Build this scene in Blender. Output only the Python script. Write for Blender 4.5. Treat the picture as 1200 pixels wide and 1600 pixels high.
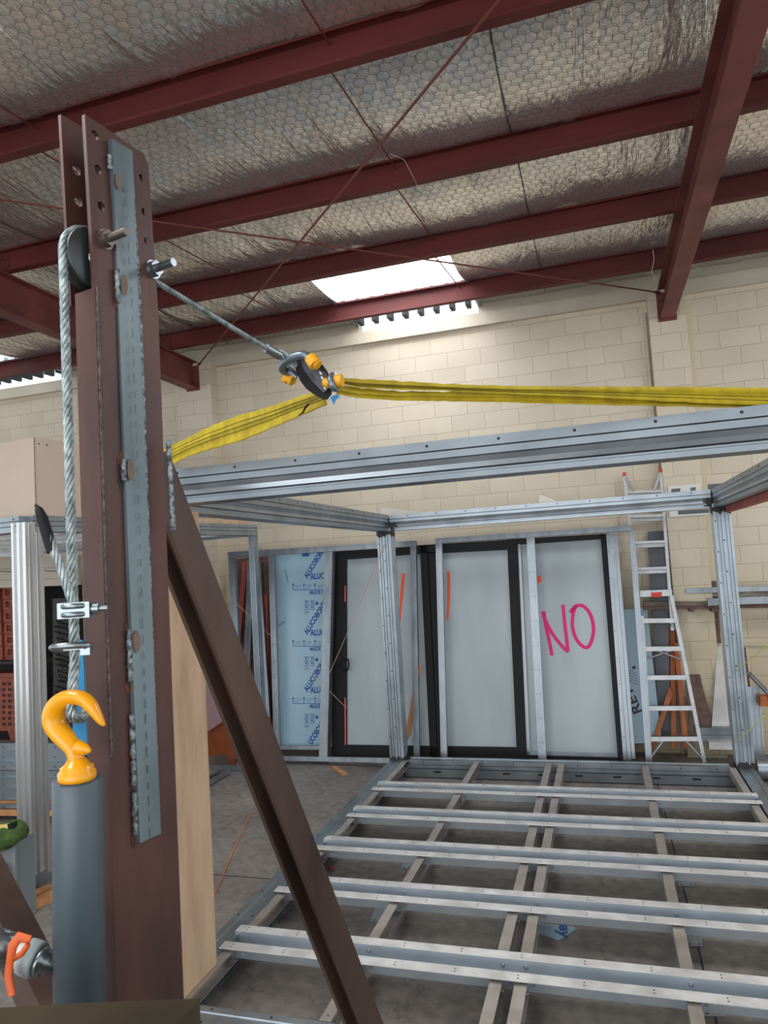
import bpy, math, random
import numpy as np
from mathutils import Vector, Matrix, noise
random.seed(7)
SC = bpy.context.scene
COL = SC.collection
for o in list(bpy.data.objects): bpy.data.objects.remove(o)

# ------------------------------------------------------------------ camera
FPX = 1106.0; CAMZ = 2.15
def _ray(px, py): return np.array([px - 600.0, 800.0 - py, -FPX])
_dy = _ray(938, 861); _dy /= np.linalg.norm(_dy)
_dx = -_ray(-3050, 1100); _dx -= _dy * (_dx @ _dy); _dx /= np.linalg.norm(_dx)
_dz = np.cross(_dx, _dy)
ROT = np.array([_dx, _dy, _dz])
CAM = np.array([0, 0, CAMZ])
cd = bpy.data.cameras.new('camera'); cam = bpy.data.objects.new('camera', cd); COL.objects.link(cam)
M4 = Matrix([list(ROT[i]) + [CAM[i]] for i in range(3)] + [[0, 0, 0, 1]])
cam.matrix_world = M4
cd.sensor_fit = 'VERTICAL'; cd.sensor_height = 24.0; cd.lens = FPX / 1600 * 24.0
cd.clip_start = 0.05; cd.clip_end = 200
cd.dof.use_dof = True; cd.dof.focus_distance = 5.0; cd.dof.aperture_fstop = 8.0
SC.camera = cam

# ------------------------------------------------------------------ light
w = bpy.data.worlds.new('world'); SC.world = w; w.use_nodes = True
WN = w.node_tree.nodes; bg = WN['Background']
bg.inputs[0].default_value = (0.90, 0.96, 1.0, 1); bg.inputs[1].default_value = 1.0
SC.view_settings.view_transform = 'Standard'; SC.view_settings.look = 'None'
SC.view_settings.gamma = 1; SC.view_settings.use_curve_mapping = False
SC.view_settings.exposure = 0.62

def area(name, loc, target, sx, sy, power, color=(1, 1, 1)):
    l = bpy.data.lights.new(name, 'AREA'); l.shape = 'RECTANGLE'; l.size = sx; l.size_y = sy
    l.energy = power; l.color = color
    o = bpy.data.objects.new(name, l); COL.objects.link(o); o.location = loc
    o.rotation_euler = (Vector(target) - Vector(loc)).to_track_quat('-Z', 'Y').to_euler()
    return o
# daylight falling through the roof light strips (one in view, others along the roof behind)
area('roof_light_daylight', (-1.88, 7.0, 5.35), (-1.88, 7.0, 0), 1.3, 1.7, 45, (0.95, 0.98, 1))
area('roof_light_daylight_rear', (-2.5, 0.3, 4.75), (-2.5, 0.3, 0), 1.4, 2.2, 70, (0.95, 0.98, 1))
area('loading_door_daylight', (-1.0, -5.6, 2.1), (-1.0, 8, 1.9), 7.5, 3.8, 170, (0.96, 0.98, 1))
area('roof_light_daylight_right', (2.9, 4.3, 4.75), (2.6, 4.3, 0), 1.2, 2.4, 60, (0.97, 0.98, 1))

# ------------------------------------------------------------------ pixel helpers (photo 1200x1600)
def at(px, py, X=None, Y=None, Z=None):
    d = ROT @ _ray(px, py)
    if Y is not None: t = (Y - CAM[1]) / d[1]
    elif X is not None: t = (X - CAM[0]) / d[0]
    else: t = (Z - CAM[2]) / d[2]
    return Vector(CAM + t * d)
class Plane:
    """a leaning or upright plane square to the room's depth"""
    def __init__(s, y0, y1, z1=2.4, z0=0.0, turn=0.0):
        s.p = np.array([0, y0, z0]); up = np.array([0, y1 - y0, z1 - z0]); s.up = up / np.linalg.norm(up)
        s.r = np.array([math.cos(turn), math.sin(turn), 0]); s.n = np.cross(s.r, s.up); s.n /= np.linalg.norm(s.n)
        if s.n[1] > 0: s.n = -s.n
    def at(s, px, py, off=0.0):
        d = ROT @ _ray(px, py); t = ((s.p + s.n * off - CAM) @ s.n) / (d @ s.n)
        return Vector(CAM + t * d)

# ------------------------------------------------------------------ materials
def mat(name, col, rough=0.6, metal=0.0, col2=None, nscale=6.0, stretch=(1, 1, 1), bump=0.0, bscale=40.0, rvar=0.0, detail=5, spec=0.5, contrast=(0.35, 0.65), bdist=0.01):
    m = bpy.data.materials.new(name); m.use_nodes = True
    nt = m.node_tree; N = nt.nodes; L = nt.links; b = N['Principled BSDF']
    b.inputs['Base Color'].default_value = (*col, 1); b.inputs['Roughness'].default_value = rough
    b.inputs['Metallic'].default_value = metal; b.inputs['Specular IOR Level'].default_value = spec
    tc = N.new('ShaderNodeTexCoord'); mp = N.new('ShaderNodeMapping'); mp.inputs['Scale'].default_value = stretch
    L.new(tc.outputs['Object'], mp.inputs[0])
    if col2 is not None or rvar:
        n = N.new('ShaderNodeTexNoise'); n.inputs['Scale'].default_value = nscale; n.inputs['Detail'].default_value = detail
        L.new(mp.outputs[0], n.inputs[0])
        r = N.new('ShaderNodeValToRGB'); r.color_ramp.elements[0].position = contrast[0]; r.color_ramp.elements[1].position = contrast[1]
        r.color_ramp.elements[0].color = (*(col2 or col), 1); r.color_ramp.elements[1].color = (*col, 1)
        L.new(n.outputs[0], r.inputs[0])
        if col2 is not None: L.new(r.outputs[0], b.inputs['Base Color'])
        if rvar:
            mr = N.new('ShaderNodeMapRange'); mr.inputs[3].default_value = rough - rvar; mr.inputs[4].default_value = rough + rvar
            L.new(n.outputs[0], mr.inputs[0]); L.new(mr.outputs[0], b.inputs['Roughness'])
    if bump:
        n2 = N.new('ShaderNodeTexNoise'); n2.inputs['Scale'].default_value = bscale; n2.inputs['Detail'].default_value = 6
        L.new(mp.outputs[0], n2.inputs[0]); bp = N.new('ShaderNodeBump'); bp.inputs['Strength'].default_value = bump; bp.inputs['Distance'].default_value = bdist
        L.new(n2.outputs[0], bp.inputs['Height']); L.new(bp.outputs[0], b.inputs['Normal'])
    return m
def srgb(r, g, b):
    f = lambda c: ((c / 255 + 0.055) / 1.055) ** 2.4 if c / 255 > 0.04045 else c / 255 / 12.92
    return (f(r), f(g), f(b))
ALU = mat('aluminium', (0.36, 0.40, 0.44), 0.38, 0.85, (0.26, 0.30, 0.33), 5, (1, 1, 1), 0.05, 60, 0.08)
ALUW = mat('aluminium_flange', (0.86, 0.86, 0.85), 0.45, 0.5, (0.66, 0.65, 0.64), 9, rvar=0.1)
ALUB = mat('aluminium_noggin', (0.52, 0.48, 0.44), 0.45, 0.7, (0.40, 0.36, 0.32), 7, rvar=0.08)
GALV = mat('galvanised', (0.31, 0.34, 0.37), 0.38, 0.8, (0.22, 0.25, 0.28), 12, (1, 1, 0.25), rvar=0.1)
DARK = mat('dark_hole', (0.015, 0.015, 0.018), 0.7)
BLACKP = mat('black_paint', (0.012, 0.012, 0.014), 0.5)
SCREW = mat('screw_zinc', (0.5, 0.52, 0.55), 0.3, 0.9)
ALU_SHADED = mat('aluminium_shaded', (0.21, 0.235, 0.26), 0.4, 0.85, (0.15, 0.17, 0.19), 4, (1, 1, 1), rvar=0.08)  # same metal as ALU, the front top rail's shade put into its colour
JST = mat('joist_zinc', (0.50, 0.55, 0.60), 0.42, 0.55, (0.42, 0.47, 0.52), 5, rvar=0.08)
RED = mat('red_oxide_paint', srgb(98, 40, 37), 0.6, 0, srgb(80, 31, 29), 3, (0.4, 1, 1), 0.05, 30, spec=0.35)
REDR = mat('red_oxide_rafter', srgb(124, 66, 60), 0.55, 0, srgb(98, 48, 44), 2.5, (1, 1, 1), 0.05, 30, spec=0.4)
RUST = mat('mill_scale_steel', srgb(94, 59, 51), 0.5, 0.2, srgb(52, 34, 30), 7, (1, 1, 0.3), 0.15, 25, 0.12, contrast=(0.3, 0.7))
RUSTD = mat('dark_strut_steel', srgb(88, 66, 56), 0.5, 0.3, srgb(58, 42, 38), 4, (1, 1, 0.4), 0.12, 25, 0.1)
GREYST = mat('grey_primed_bar', srgb(116, 132, 137), 0.42, 0.25, srgb(86, 98, 103), 7, (1, 1, 0.25), 0.1, 40, 0.1)
WELD = mat('weld_bead', srgb(150, 160, 165), 0.4, 0.5, srgb(60, 60, 64), 90, bump=0.6, bscale=120)
BURN = mat('heat_stain', srgb(120, 62, 30), 0.6, 0.1, srgb(30, 26, 26), 30)
ROPE = mat('steel_wire', srgb(170, 180, 180), 0.38, 0.6, srgb(110, 120, 122), 60)
ZINC = mat('zinc_plated', srgb(132, 140, 144), 0.28, 0.9)
YEL = mat('yellow_enamel', srgb(232, 158, 12), 0.22, 0, srgb(222, 145, 8), 5)
YBOLT = mat('yellow_bolt', srgb(222, 160, 20), 0.4, 0)
SLING = mat('yellow_webbing', srgb(184, 162, 14), 0.8, 0, srgb(158, 134, 10), 14, bump=0.25, bscale=160)
SLINGD = mat('webbing_stripe', srgb(92, 84, 16), 0.8)
GREYP = mat('grey_cylinder_paint', srgb(74, 87, 95), 0.42, 0, srgb(66, 78, 85), 5)
PLY = mat('birch_plywood', srgb(200, 170, 140), 0.6, 0, srgb(178, 146, 118), 5, (1, 2, 0.35), 0.03, 30)
TIMB = mat('pine_timber', srgb(205, 150, 100), 0.65, 0, srgb(172, 116, 72), 8, (1, 1, 0.3))
ORANGEW = mat('orange_hardwood', srgb(196, 112, 62), 0.6, 0, srgb(160, 84, 44), 9, (1, 1, 0.3))
BLKFR = mat('black_powdercoat', (0.010, 0.011, 0.013), 0.55, 0, spec=0.2)
FILM = mat('milky_film', srgb(168, 178, 183), 0.38, 0, srgb(152, 162, 168), 1.6, (1.6, 1, 0.35), 0.03, 8)
BLUEP = mat('blue_film_panel', srgb(160, 190, 206), 0.3, 0, srgb(146, 178, 195), 2, (1, 1, 0.4))
BLUETX = mat('blue_print', srgb(16, 78, 150), 0.5)
GREYTX = mat('grey_print', srgb(60, 66, 72), 0.6)
MAG = mat('magenta_spray', srgb(214, 16, 112), 0.6)
ORSP = mat('orange_spray', srgb(240, 92, 50), 0.6)
CREAM = mat('cream_paint', srgb(196, 186, 168), 0.55, 0, srgb(186, 174, 155), 2)
BEIGE = mat('beige_board', srgb(196, 176, 160), 0.5, 0, srgb(188, 168, 152), 2)
TERRA = mat('red_carved_wood', srgb(150, 74, 52), 0.6, 0, srgb(112, 50, 36), 14)
DKWOOD = mat('black_carved_wood', srgb(44, 38, 34), 0.5, 0, srgb(24, 20, 18), 14)
RUBBER = mat('black_rubber', (0.010, 0.010, 0.011), 0.6, spec=0.2)
GREEN = mat('green_fabric', srgb(70, 96, 36), 0.8, 0, srgb(44, 66, 22), 20, bump=0.5, bscale=30)
BINM = mat('grey_plastic_tub', srgb(112, 120, 122), 0.5)
BLUEST = mat('blue_strap', srgb(14, 120, 170), 0.6)
ORST = mat('orange_strap', srgb(206, 88, 30), 0.55)
BROWNB = mat('brown_stained_board', srgb(110, 82, 70), 0.6, 0, srgb(80, 58, 50), 16)
WHITE = mat('white_plastic', srgb(214, 214, 208), 0.5)
DGREY = mat('dark_grey_board', srgb(84, 88, 94), 0.5)
REDW = mat('red_painted_plank', srgb(178, 84, 72), 0.55, 0, srgb(150, 66, 56), 4)
STRW = mat('orange_wood_veneer', srgb(150, 78, 40), 0.4, 0, srgb(120, 58, 28), 5, (1, 1, 0.2))
LIME = mat('lime_string', srgb(196, 216, 96), 0.7)
ORSTR = mat('orange_string', srgb(206, 122, 66), 0.7)
TWINE = mat('pale_twine', srgb(196, 168, 134), 0.8)

# ------------------------------------------------------------------ mesh builder
def frame_of(A, B, up):
    z = (Vector(B) - Vector(A)).normalized(); u = Vector(up); y = (u - z * u.dot(z))
    if y.length < 1e-6: y = Vector((1, 0, 0)) - z * z.x
    y.normalize(); x = y.cross(z); return x, y, z
class MB:
    def __init__(s): s.v = []; s.f = []; s.m = []; s.sm = []
    def add(s, vs, fs, mi=0, smooth=False):
        o = len(s.v); s.v += [tuple(v) for v in vs]
        for f in fs: s.f.append([i + o for i in f]); s.m.append(mi); s.sm.append(smooth)
        return s
    def box(s, x0, x1, y0, y1, z0, z1, mi=0):
        vs = [(x, y, z) for x in (x0, x1) for y in (y0, y1) for z in (z0, z1)]
        return s.add(vs, [(0, 1, 3, 2), (4, 6, 7, 5), (0, 4, 5, 1), (2, 3, 7, 6), (0, 2, 6, 4), (1, 5, 7, 3)], mi)
    def prof(s, pts, A, B, up, mi=0, smooth=False, scaleB=1.0, caps=True):
        """closed profile pts (a across, b up) swept from A to B"""
        A = Vector(A); B = Vector(B); x, y, z = frame_of(A, B, up); n = len(pts)
        vs = [A + x * a + y * b for a, b in pts] + [B + x * a * scaleB + y * b * scaleB for a, b in pts]
        fs = [(i, (i + 1) % n, (i + 1) % n + n, i + n) for i in range(n)]
        s.add(vs, fs, mi, smooth)
        if caps: s.add(vs, [tuple(range(n))[::-1], tuple(range(n, 2 * n))], mi)
        return s
    def bar(s, A, B, wd, ht, up=(0, 0, 1), mi=0):
        return s.prof([(-wd / 2, -ht / 2), (wd / 2, -ht / 2), (wd / 2, ht / 2), (-wd / 2, ht / 2)], A, B, up, mi)
    def cyl(s, A, B, r, n=16, mi=0, r2=None):
        return s.prof([(r * math.cos(2 * math.pi * i / n), r * math.sin(2 * math.pi * i / n)) for i in range(n)], A, B, (0.3, 0.2, 0.9), mi, True, (r2 / r) if r2 else 1.0)
    def tube(s, pts, rs, n=8, mi=0, closed=False, flat=1.0, upv=None):
        pts = [Vector(p) for p in pts]; k = len(pts)
        if not isinstance(rs, (list, tuple)): rs = [rs] * k
        vs = []; ref = Vector(upv) if upv else Vector((0.13, 0.21, 0.97))
        for i, p in enumerate(pts):
            a = pts[(i - 1) % k] if (closed or i > 0) else p; b = pts[(i + 1) % k] if (closed or i < k - 1) else p
            t = (b - a).normalized(); u = ref - t * ref.dot(t)
            if u.length < 1e-4: u = Vector((1, 0, 0)) - t * t.x
            u.normalize(); w_ = t.cross(u)
            if not upv: ref = u
            for j in range(n):
                an = 2 * math.pi * j / n; vs.append(p + (u * math.cos(an) + w_ * math.sin(an) * flat) * rs[i])
        fs = []
        for i in range(k if closed else k - 1):
            for j in range(n):
                fs.append((i * n + j, i * n + (j + 1) % n, ((i + 1) % k) * n + (j + 1) % n, ((i + 1) % k) * n + j))
        s.add(vs, fs, mi, True)
        if not closed: s.add(vs, [tuple(range(n))[::-1], tuple(range((k - 1) * n, k * n))], mi)
        return s
    def poly(s, pts, n, th, mi=0):
        """flat polygon pts extruded by th against normal n"""
        pts = [Vector(p) for p in pts]; n = Vector(n); k = len(pts)
        vs = pts + [p - n * th for p in pts]
        return s.add(vs, [tuple(range(k)), tuple(range(k, 2 * k))[::-1]] + [(i, i + k, (i + 1) % k + k, (i + 1) % k) for i in range(k)], mi)
    def slab(s, pl, px, th, off=0.0, mi=0):
        return s.poly([pl.at(x, y, off) for x, y in px], pl.n, th, mi)
    def lathe(s, A, axis, prof_, n=24, mi=0):
        A = Vector(A); z = Vector(axis).normalized(); u = z.orthogonal().normalized(); w_ = z.cross(u); vs = []; k = len(prof_)
        for r, h in prof_:
            for j in range(n):
                a = 2 * math.pi * j / n; vs.append(A + z * h + (u * math.cos(a) + w_ * math.sin(a)) * r)
        fs = [(i * n + j, i * n + (j + 1) % n, (i + 1) * n + (j + 1) % n, (i + 1) * n + j) for i in range(k - 1) for j in range(n)]
        s.add(vs, fs, mi, True)
        return s.add(vs, [tuple(range(n))[::-1], tuple(range((k - 1) * n, k * n))], mi)
    def disc(s, c, n, r, th=0.003, mi=0, k=8):
        c = Vector(c); n = Vector(n).normalized(); return s.cyl(c - n * 0.002, c + n * th, r, k, mi)
    def build(s, name, mats, parent=None, origin=None):
        org = Vector(parent['_org']) if parent is not None and '_org' in parent.keys() else Vector(origin or (0, 0, 0))
        me = bpy.data.meshes.new(name)
        me.from_pydata([tuple(Vector(v) - org) for v in s.v], [], s.f)
        if not isinstance(mats, (list, tuple)): mats = [mats]
        for m in mats: me.materials.append(m)
        me.polygons.foreach_set('material_index', s.m); me.polygons.foreach_set('use_smooth', s.sm)
        me.update()
        import bmesh
        bm = bmesh.new(); bm.from_mesh(me); bmesh.ops.recalc_face_normals(bm, faces=bm.faces); bm.to_mesh(me); bm.free()
        o = bpy.data.objects.new(name, me); COL.objects.link(o)
        if parent is not None:
            o.parent = parent; o['_org'] = list(org)
        else: o.location = org; o['_org'] = list(org)
        return o
ALLTMP = []
def thing(name, label, cat, loc=(0, 0, 0), group=None):
    o = bpy.data.objects.new(name, None); COL.objects.link(o); o.location = loc; o.empty_display_size = 0.05
    o['label'] = label; o['category'] = cat; o['_org'] = list(loc)
    if len(label.split()) > 16: print('LONGLABEL', label)
    if group: o['group'] = group
    return o
def tag(o, label, cat, group=None):
    if len(label.split()) > 16: print('LONGLABEL', label)
    o['label'] = label; o['category'] = cat
    if group: o['group'] = group
    return o
def struct(o): o['kind'] = 'structure'; return o
def one(name, mb, mats, label, cat, group=None):
    """a thing that is a single mesh, its origin at its own foot"""
    a = np.array(mb.v); c = ((a[:, 0].min() + a[:, 0].max()) / 2, (a[:, 1].min() + a[:, 1].max()) / 2, a[:, 2].min())
    return tag(mb.build(name, mats, None, tuple(map(float, c))), label, cat, group)
def flute(wd, ht, gx=((-.6, -.4), (-.1, .1), (.4, .6)), gy=((-.6, -.4), (-.1, .1), (.4, .6)), d=0.008):
    """rectangular section with grooves in each face"""
    a = wd / 2; b = ht / 2; P = []
    def side(f, g, L_):
        out = []
        for g0, g1 in g:
            q = (g1 - g0) * L_ * 0.2
            out += [f(g0 * L_, 0), f(g0 * L_ + q, d), f(g1 * L_ - q, d), f(g1 * L_, 0)]
        return out
    P.append((-a, -b)); P += side(lambda t, dd: (t, -b + dd), gx, a)
    P.append((a, -b)); P += side(lambda t, dd: (a - dd, t), gy, b)
    P.append((a, b)); P += side(lambda t, dd: (-t, b - dd), gx, a)
    P.append((-a, b)); P += side(lambda t, dd: (-a + dd, -t), gy, b)
    return P

# ================================================================== SETTING
ROOFZ = 5.12
# floor
def floor_mat():
    m = mat('worn_concrete', srgb(150, 144, 139), 0.6, 0, srgb(116, 110, 106), 1.3, (1, 1, 1), 0.25, 18, 0.12, detail=9, contrast=(0.3, 0.72))
    nt = m.node_tree; N = nt.nodes; L = nt.links; b = N['Principled BSDF']
    src = b.inputs['Base Color'].links[0].from_socket
    tc = N.new('ShaderNodeTexCoord')
    n = N.new('ShaderNodeTexNoise'); n.inputs['Scale'].default_value = 14; n.inputs['Detail'].default_value = 8; L.new(tc.outputs['Object'], n.inputs[0])
    r = N.new('ShaderNodeValToRGB'); r.color_ramp.elements[0].position = 0.35; r.color_ramp.elements[0].color = (0.72, 0.71, 0.70, 1); r.color_ramp.elements[1].position = 0.7; r.color_ramp.elements[1].color = (1.12, 1.1, 1.08, 1)
    L.new(n.outputs[0], r.inputs[0])
    mx = N.new('ShaderNodeMix'); mx.data_type = 'RGBA'; mx.blend_type = 'MULTIPLY'; mx.inputs[0].default_value = 1
    L.new(src, mx.inputs[6]); L.new(r.outputs[0], mx.inputs[7])
    # fine cracks, broken up by noise
    v = N.new('ShaderNodeTexVoronoi'); v.feature = 'DISTANCE_TO_EDGE'; v.inputs['Scale'].default_value = 0.45
    n3 = N.new('ShaderNodeTexNoise'); n3.inputs['Scale'].default_value = 3; n3.inputs['Detail'].default_value = 6; L.new(tc.outputs['Object'], n3.inputs[0])
    ad = N.new('ShaderNodeMix'); ad.data_type = 'RGBA'; ad.blend_type = 'LINEAR_LIGHT'; ad.inputs[0].default_value = 0.25
    L.new(tc.outputs['Object'], ad.inputs[6]); L.new(n3.outputs[1], ad.inputs[7]); L.new(ad.outputs[2], v.inputs[0])
    r2 = N.new('ShaderNodeValToRGB'); r2.color_ramp.elements[0].position = 0.0; r2.color_ramp.elements[0].color = (0.72, 0.72, 0.72, 1); r2.color_ramp.elements[1].position = 0.003; r2.color_ramp.elements[1].color = (1, 1, 1, 1)
    L.new(v.outputs[0], r2.inputs[0])
    m2 = N.new('ShaderNodeMix'); m2.data_type = 'RGBA'; m2.blend_type = 'MULTIPLY'; m2.inputs[0].default_value = 1
    L.new(mx.outputs[2], m2.inputs[6]); L.new(r2.outputs[0], m2.inputs[7]); L.new(m2.outputs[2], b.inputs['Base Color'])
    return m
b = MB(); b.box(-12, 7, -6, 8.3, -0.2, 0)
fl = struct(b.build('floor', floor_mat()))
b = MB(); b.box(-12, 7, 4.635, 4.643, -0.001, 0.0015); b.box(0.33, 0.338, -2, 8.1, -0.001, 0.0015); b.box(-4.2, -4.192, -2, 8.1, -0.001, 0.0015)
struct(b.build('saw_cut_joints', DARK, fl))

# walls
def block_mat():
    m = bpy.data.materials.new('painted_block'); m.use_nodes = True; nt = m.node_tree; N = nt.nodes; L = nt.links; b = N['Principled BSDF']
    tc = N.new('ShaderNodeTexCoord'); sp = N.new('ShaderNodeSeparateXYZ'); cb = N.new('ShaderNodeCombineXYZ'); L.new(tc.outputs['Object'], sp.inputs[0])
    ax = N.new('ShaderNodeMath'); ax.operation = 'ADD'; ax.inputs[1].default_value = 20.07; L.new(sp.outputs[0], ax.inputs[0])
    az = N.new('ShaderNodeMath'); az.operation = 'ADD'; az.inputs[1].default_value = -0.24 + 0.4; L.new(sp.outputs[2], az.inputs[0])
    L.new(ax.outputs[0], cb.inputs[0]); L.new(az.outputs[0], cb.inputs[1])
    br = N.new('ShaderNodeTexBrick'); br.inputs['Scale'].default_value = 1; br.inputs['Brick Width'].default_value = 0.39; br.inputs['Row Height'].default_value = 0.19
    br.inputs['Mortar Size'].default_value = 0.004; br.inputs['Mortar Smooth'].default_value = 0.3; br.offset = 0.5
    br.inputs['Color1'].default_value = (*srgb(214, 201, 181), 1); br.inputs['Color2'].default_value = (*srgb(207, 194, 174), 1); br.inputs['Mortar'].default_value = (*srgb(186, 170, 147), 1)
    L.new(cb.outputs[0], br.inputs[0])
    n = N.new('ShaderNodeTexNoise'); n.inputs['Scale'].default_value = 1.1; n.inputs['Detail'].default_value = 6; L.new(tc.outputs['Object'], n.inputs[0])
    r = N.new('ShaderNodeValToRGB'); r.color_ramp.elements[0].position = .3; r.color_ramp.elements[1].position = .75; r.color_ramp.elements[0].color = (.86, .85, .82, 1); r.color_ramp.elements[1].color = (1.02, 1.02, 1.02, 1); L.new(n.outputs[0], r.inputs[0])
    mx = N.new('ShaderNodeMix'); mx.data_type = 'RGBA'; mx.blend_type = 'MULTIPLY'; mx.inputs[0].default_value = 1; L.new(br.outputs[0], mx.inputs[6]); L.new(r.outputs[0], mx.inputs[7])
    # yellowed, unrepainted lower band of the wall
    mr = N.new('ShaderNodeMapRange'); mr.inputs[1].default_value = 1.15; mr.inputs[2].default_value = 2.4; L.new(sp.outputs[2], mr.inputs[0])
    m3 = N.new('ShaderNodeMix'); m3.data_type = 'RGBA'; m3.blend_type = 'MULTIPLY'; m3.inputs[0].default_value = 1
    r3 = N.new('ShaderNodeValToRGB'); r3.color_ramp.elements[0].color = (*[c for c in (0.84, 0.82, 0.74)], 1); r3.color_ramp.elements[1].color = (1, 1, 1, 1); L.new(mr.outputs[0], r3.inputs[0])
    L.new(mx.outputs[2], m3.inputs[6]); L.new(r3.outputs[0], m3.inputs[7]); L.new(m3.outputs[2], b.inputs['Base Color'])
    b.inputs['Roughness'].default_value = 0.6
    n2 = N.new('ShaderNodeTexNoise'); n2.inputs['Scale'].default_value = 70; n2.inputs['Detail'].default_value = 4; L.new(tc.outputs['Object'], n2.inputs[0])
    sb = N.new('ShaderNodeMath'); sb.operation = 'MULTIPLY_ADD'; sb.inputs[1].default_value = -1.6; L.new(br.outputs['Fac'], sb.inputs[0]); L.new(n2.outputs[0], sb.inputs[2])
    bp = N.new('ShaderNodeBump'); bp.inputs['Strength'].default_value = 0.5; bp.inputs['Distance'].default_value = 0.006; L.new(sb.outputs[0], bp.inputs['Height']); L.new(bp.outputs[0], b.inputs['Normal'])
    return m
BLOCK = block_mat()
b = MB(); b.box(-12, 7, 8.1, 8.3, 0, 5.0)
struct(b.build('wall_back', BLOCK))
b = MB(); b.box(0.69, 1.06, 7.94, 8.1, 0, 4.9); struct(b.build('trim_1', BLOCK))
b = MB(); b.box(-5.1, -4.60, 7.93, 8.1, 0, 4.9); struct(b.build('trim_2', BLOCK))
b = MB(); b.box(-12, 7, 8.05, 8.1, 4.84, 4.99); b.box(-12, 7, 8.03, 8.1, 4.835, 4.855); struct(b.build('trim_3', CREAM)); b = MB(); b.cyl((0.66, 8.08, 0), (0.66, 8.08, 4.7), 0.018, 8); struct(b.build('trim_6', CREAM))
b = MB(); b.box(1.06, 1.13, 8.085, 8.1, 0, 4.7); struct(b.build('trim_4', mat('yellow_cream_fillet', srgb(200, 186, 158), 0.5)))

b = MB()
for a_, c_ in ((-12, -8.4), (-6.95, -2.62), (-1.14, 7)): b.box(a_, c_, 8.1, 8.25, 5.0, 5.2)
struct(b.build('trim_7', CREAM))
# foil under the roof sheets
PUR = [-5.6, -4.3, -3.0, -1.7, -0.4, 0.9, 2.22, 3.56, 4.90, 6.17, 7.38]     # web positions of purlins
EDGE = [-6.0] + PUR + [8.12]
def sag(x, y):
    import bisect
    k = max(1, min(len(EDGE) - 1, bisect.bisect_right(EDGE, y))); a, c = EDGE[k - 1], EDGE[k]
    t = (y - a) / (c - a); t = min(1, max(0, t))
    s = 4 * t * (1 - t)
    sg = 0.085 if c - a > 1 else 0.03
    return ROOFZ - sg * (s ** 0.8) * (0.85 + 0.25 * math.sin(x * 2.1 + k))
def nz(x, y, z=0): return noise.noise(Vector((x, y, z)))
SKY1 = (-2.62, -1.14); SKY2 = (-8.4, -6.95)
def in_sky(x, y):
    return (SKY1[0] < x < SKY1[1] and y > 6.22) or (SKY2[0] < x < SKY2[1] and y > 6.22)
def foil_mat():
    m = bpy.data.materials.new('crinkled_foil'); m.use_nodes = True; nt = m.node_tree; N = nt.nodes; L = nt.links; b = N['Principled BSDF']
    b.inputs['Metallic'].default_value = 0.8; b.inputs['Roughness'].default_value = 0.13
    tc = N.new('ShaderNodeTexCoord')
    n = N.new('ShaderNodeTexNoise'); n.inputs['Scale'].default_value = 0.9; n.inputs['Detail'].default_value = 4; L.new(tc.outputs['Object'], n.inputs[0])
    r = N.new('ShaderNodeValToRGB'); r.color_ramp.elements[0].position = .3; r.color_ramp.elements[1].position = .7
    r.color_ramp.elements[0].color = (*srgb(240, 230, 218), 1); r.color_ramp.elements[1].color = (*srgb(248, 248, 246), 1); L.new(n.outputs[0], r.inputs[0]); L.new(r.outputs[0], b.inputs['Base Color'])
    hs = []
    for sc, st, wt in ((1.0, (4.5, 0.7, 1), 1.0), (1.0, (15, 3.0, 1), 0.28), (1.0, (60, 30, 1), 0.035)):
        mp = N.new('ShaderNodeMapping'); mp.inputs['Scale'].default_value = st; mp.inputs['Rotation'].default_value = (0, 0, 0.12); L.new(tc.outputs['Object'], mp.inputs[0])
        q = N.new('ShaderNodeTexNoise'); q.inputs['Scale'].default_value = sc; q.inputs['Detail'].default_value = 5; q.inputs['Distortion'].default_value = 0.8; L.new(mp.outputs[0], q.inputs[0])
        ab = N.new('ShaderNodeMath'); ab.operation = 'SUBTRACT'; ab.inputs[1].default_value = 0.5; L.new(q.outputs[0], ab.inputs[0])
        a2 = N.new('ShaderNodeMath'); a2.operation = 'ABSOLUTE'; L.new(ab.outputs[0], a2.inputs[0])
        mu = N.new('ShaderNodeMath'); mu.operation = 'MULTIPLY'; mu.inputs[1].default_value = wt; L.new(a2.outputs[0], mu.inputs[0]); hs.append(mu)
    s1 = N.new('ShaderNodeMath'); L.new(hs[0].outputs[0], s1.inputs[0]); L.new(hs[1].outputs[0], s1.inputs[1])
    s2 = N.new('ShaderNodeMath'); L.new(s1.outputs[0], s2.inputs[0]); L.new(hs[2].outputs[0], s2.inputs[1])
    bp = N.new('ShaderNodeBump'); bp.inputs['Strength'].default_value = 1.0; bp.inputs['Distance'].default_value = 0.065; L.new(s2.outputs[0], bp.inputs['Height']); L.new(bp.outputs[0], b.inputs['Normal'])
    return m
def grid_sheet(x0, x1, nx, y0, y1, ny, zf, skip):
    vs = []; fs = []
    for j in range(ny + 1):
        y = y0 + (y1 - y0) * j / ny
        for i in range(nx + 1):
            x = x0 + (x1 - x0) * i / nx; vs.append((x, y, zf(x, y)))
    for j in range(ny):
        for i in range(nx):
            xc = x0 + (x1 - x0) * (i + .5) / nx; yc = y0 + (y1 - y0) * (j + .5) / ny
            if skip(xc, yc): continue
            a = j * (nx + 1) + i; fs.append((a, a + 1, a + nx + 2, a + nx + 1))
    return vs, fs
def foilz(x, y):
    return sag(x, y) + 0.012 * nz(x * 3.5, y * 0.9) + 0.006 * nz(x * 11, y * 3, 5)
b = MB(); vs, fs = grid_sheet(-12, 7, 380, -6, 8.1, 360, foilz, in_sky); b.add(vs, fs, 0, True)
ceil_o = struct(b.build('ceiling', foil_mat()))
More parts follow.
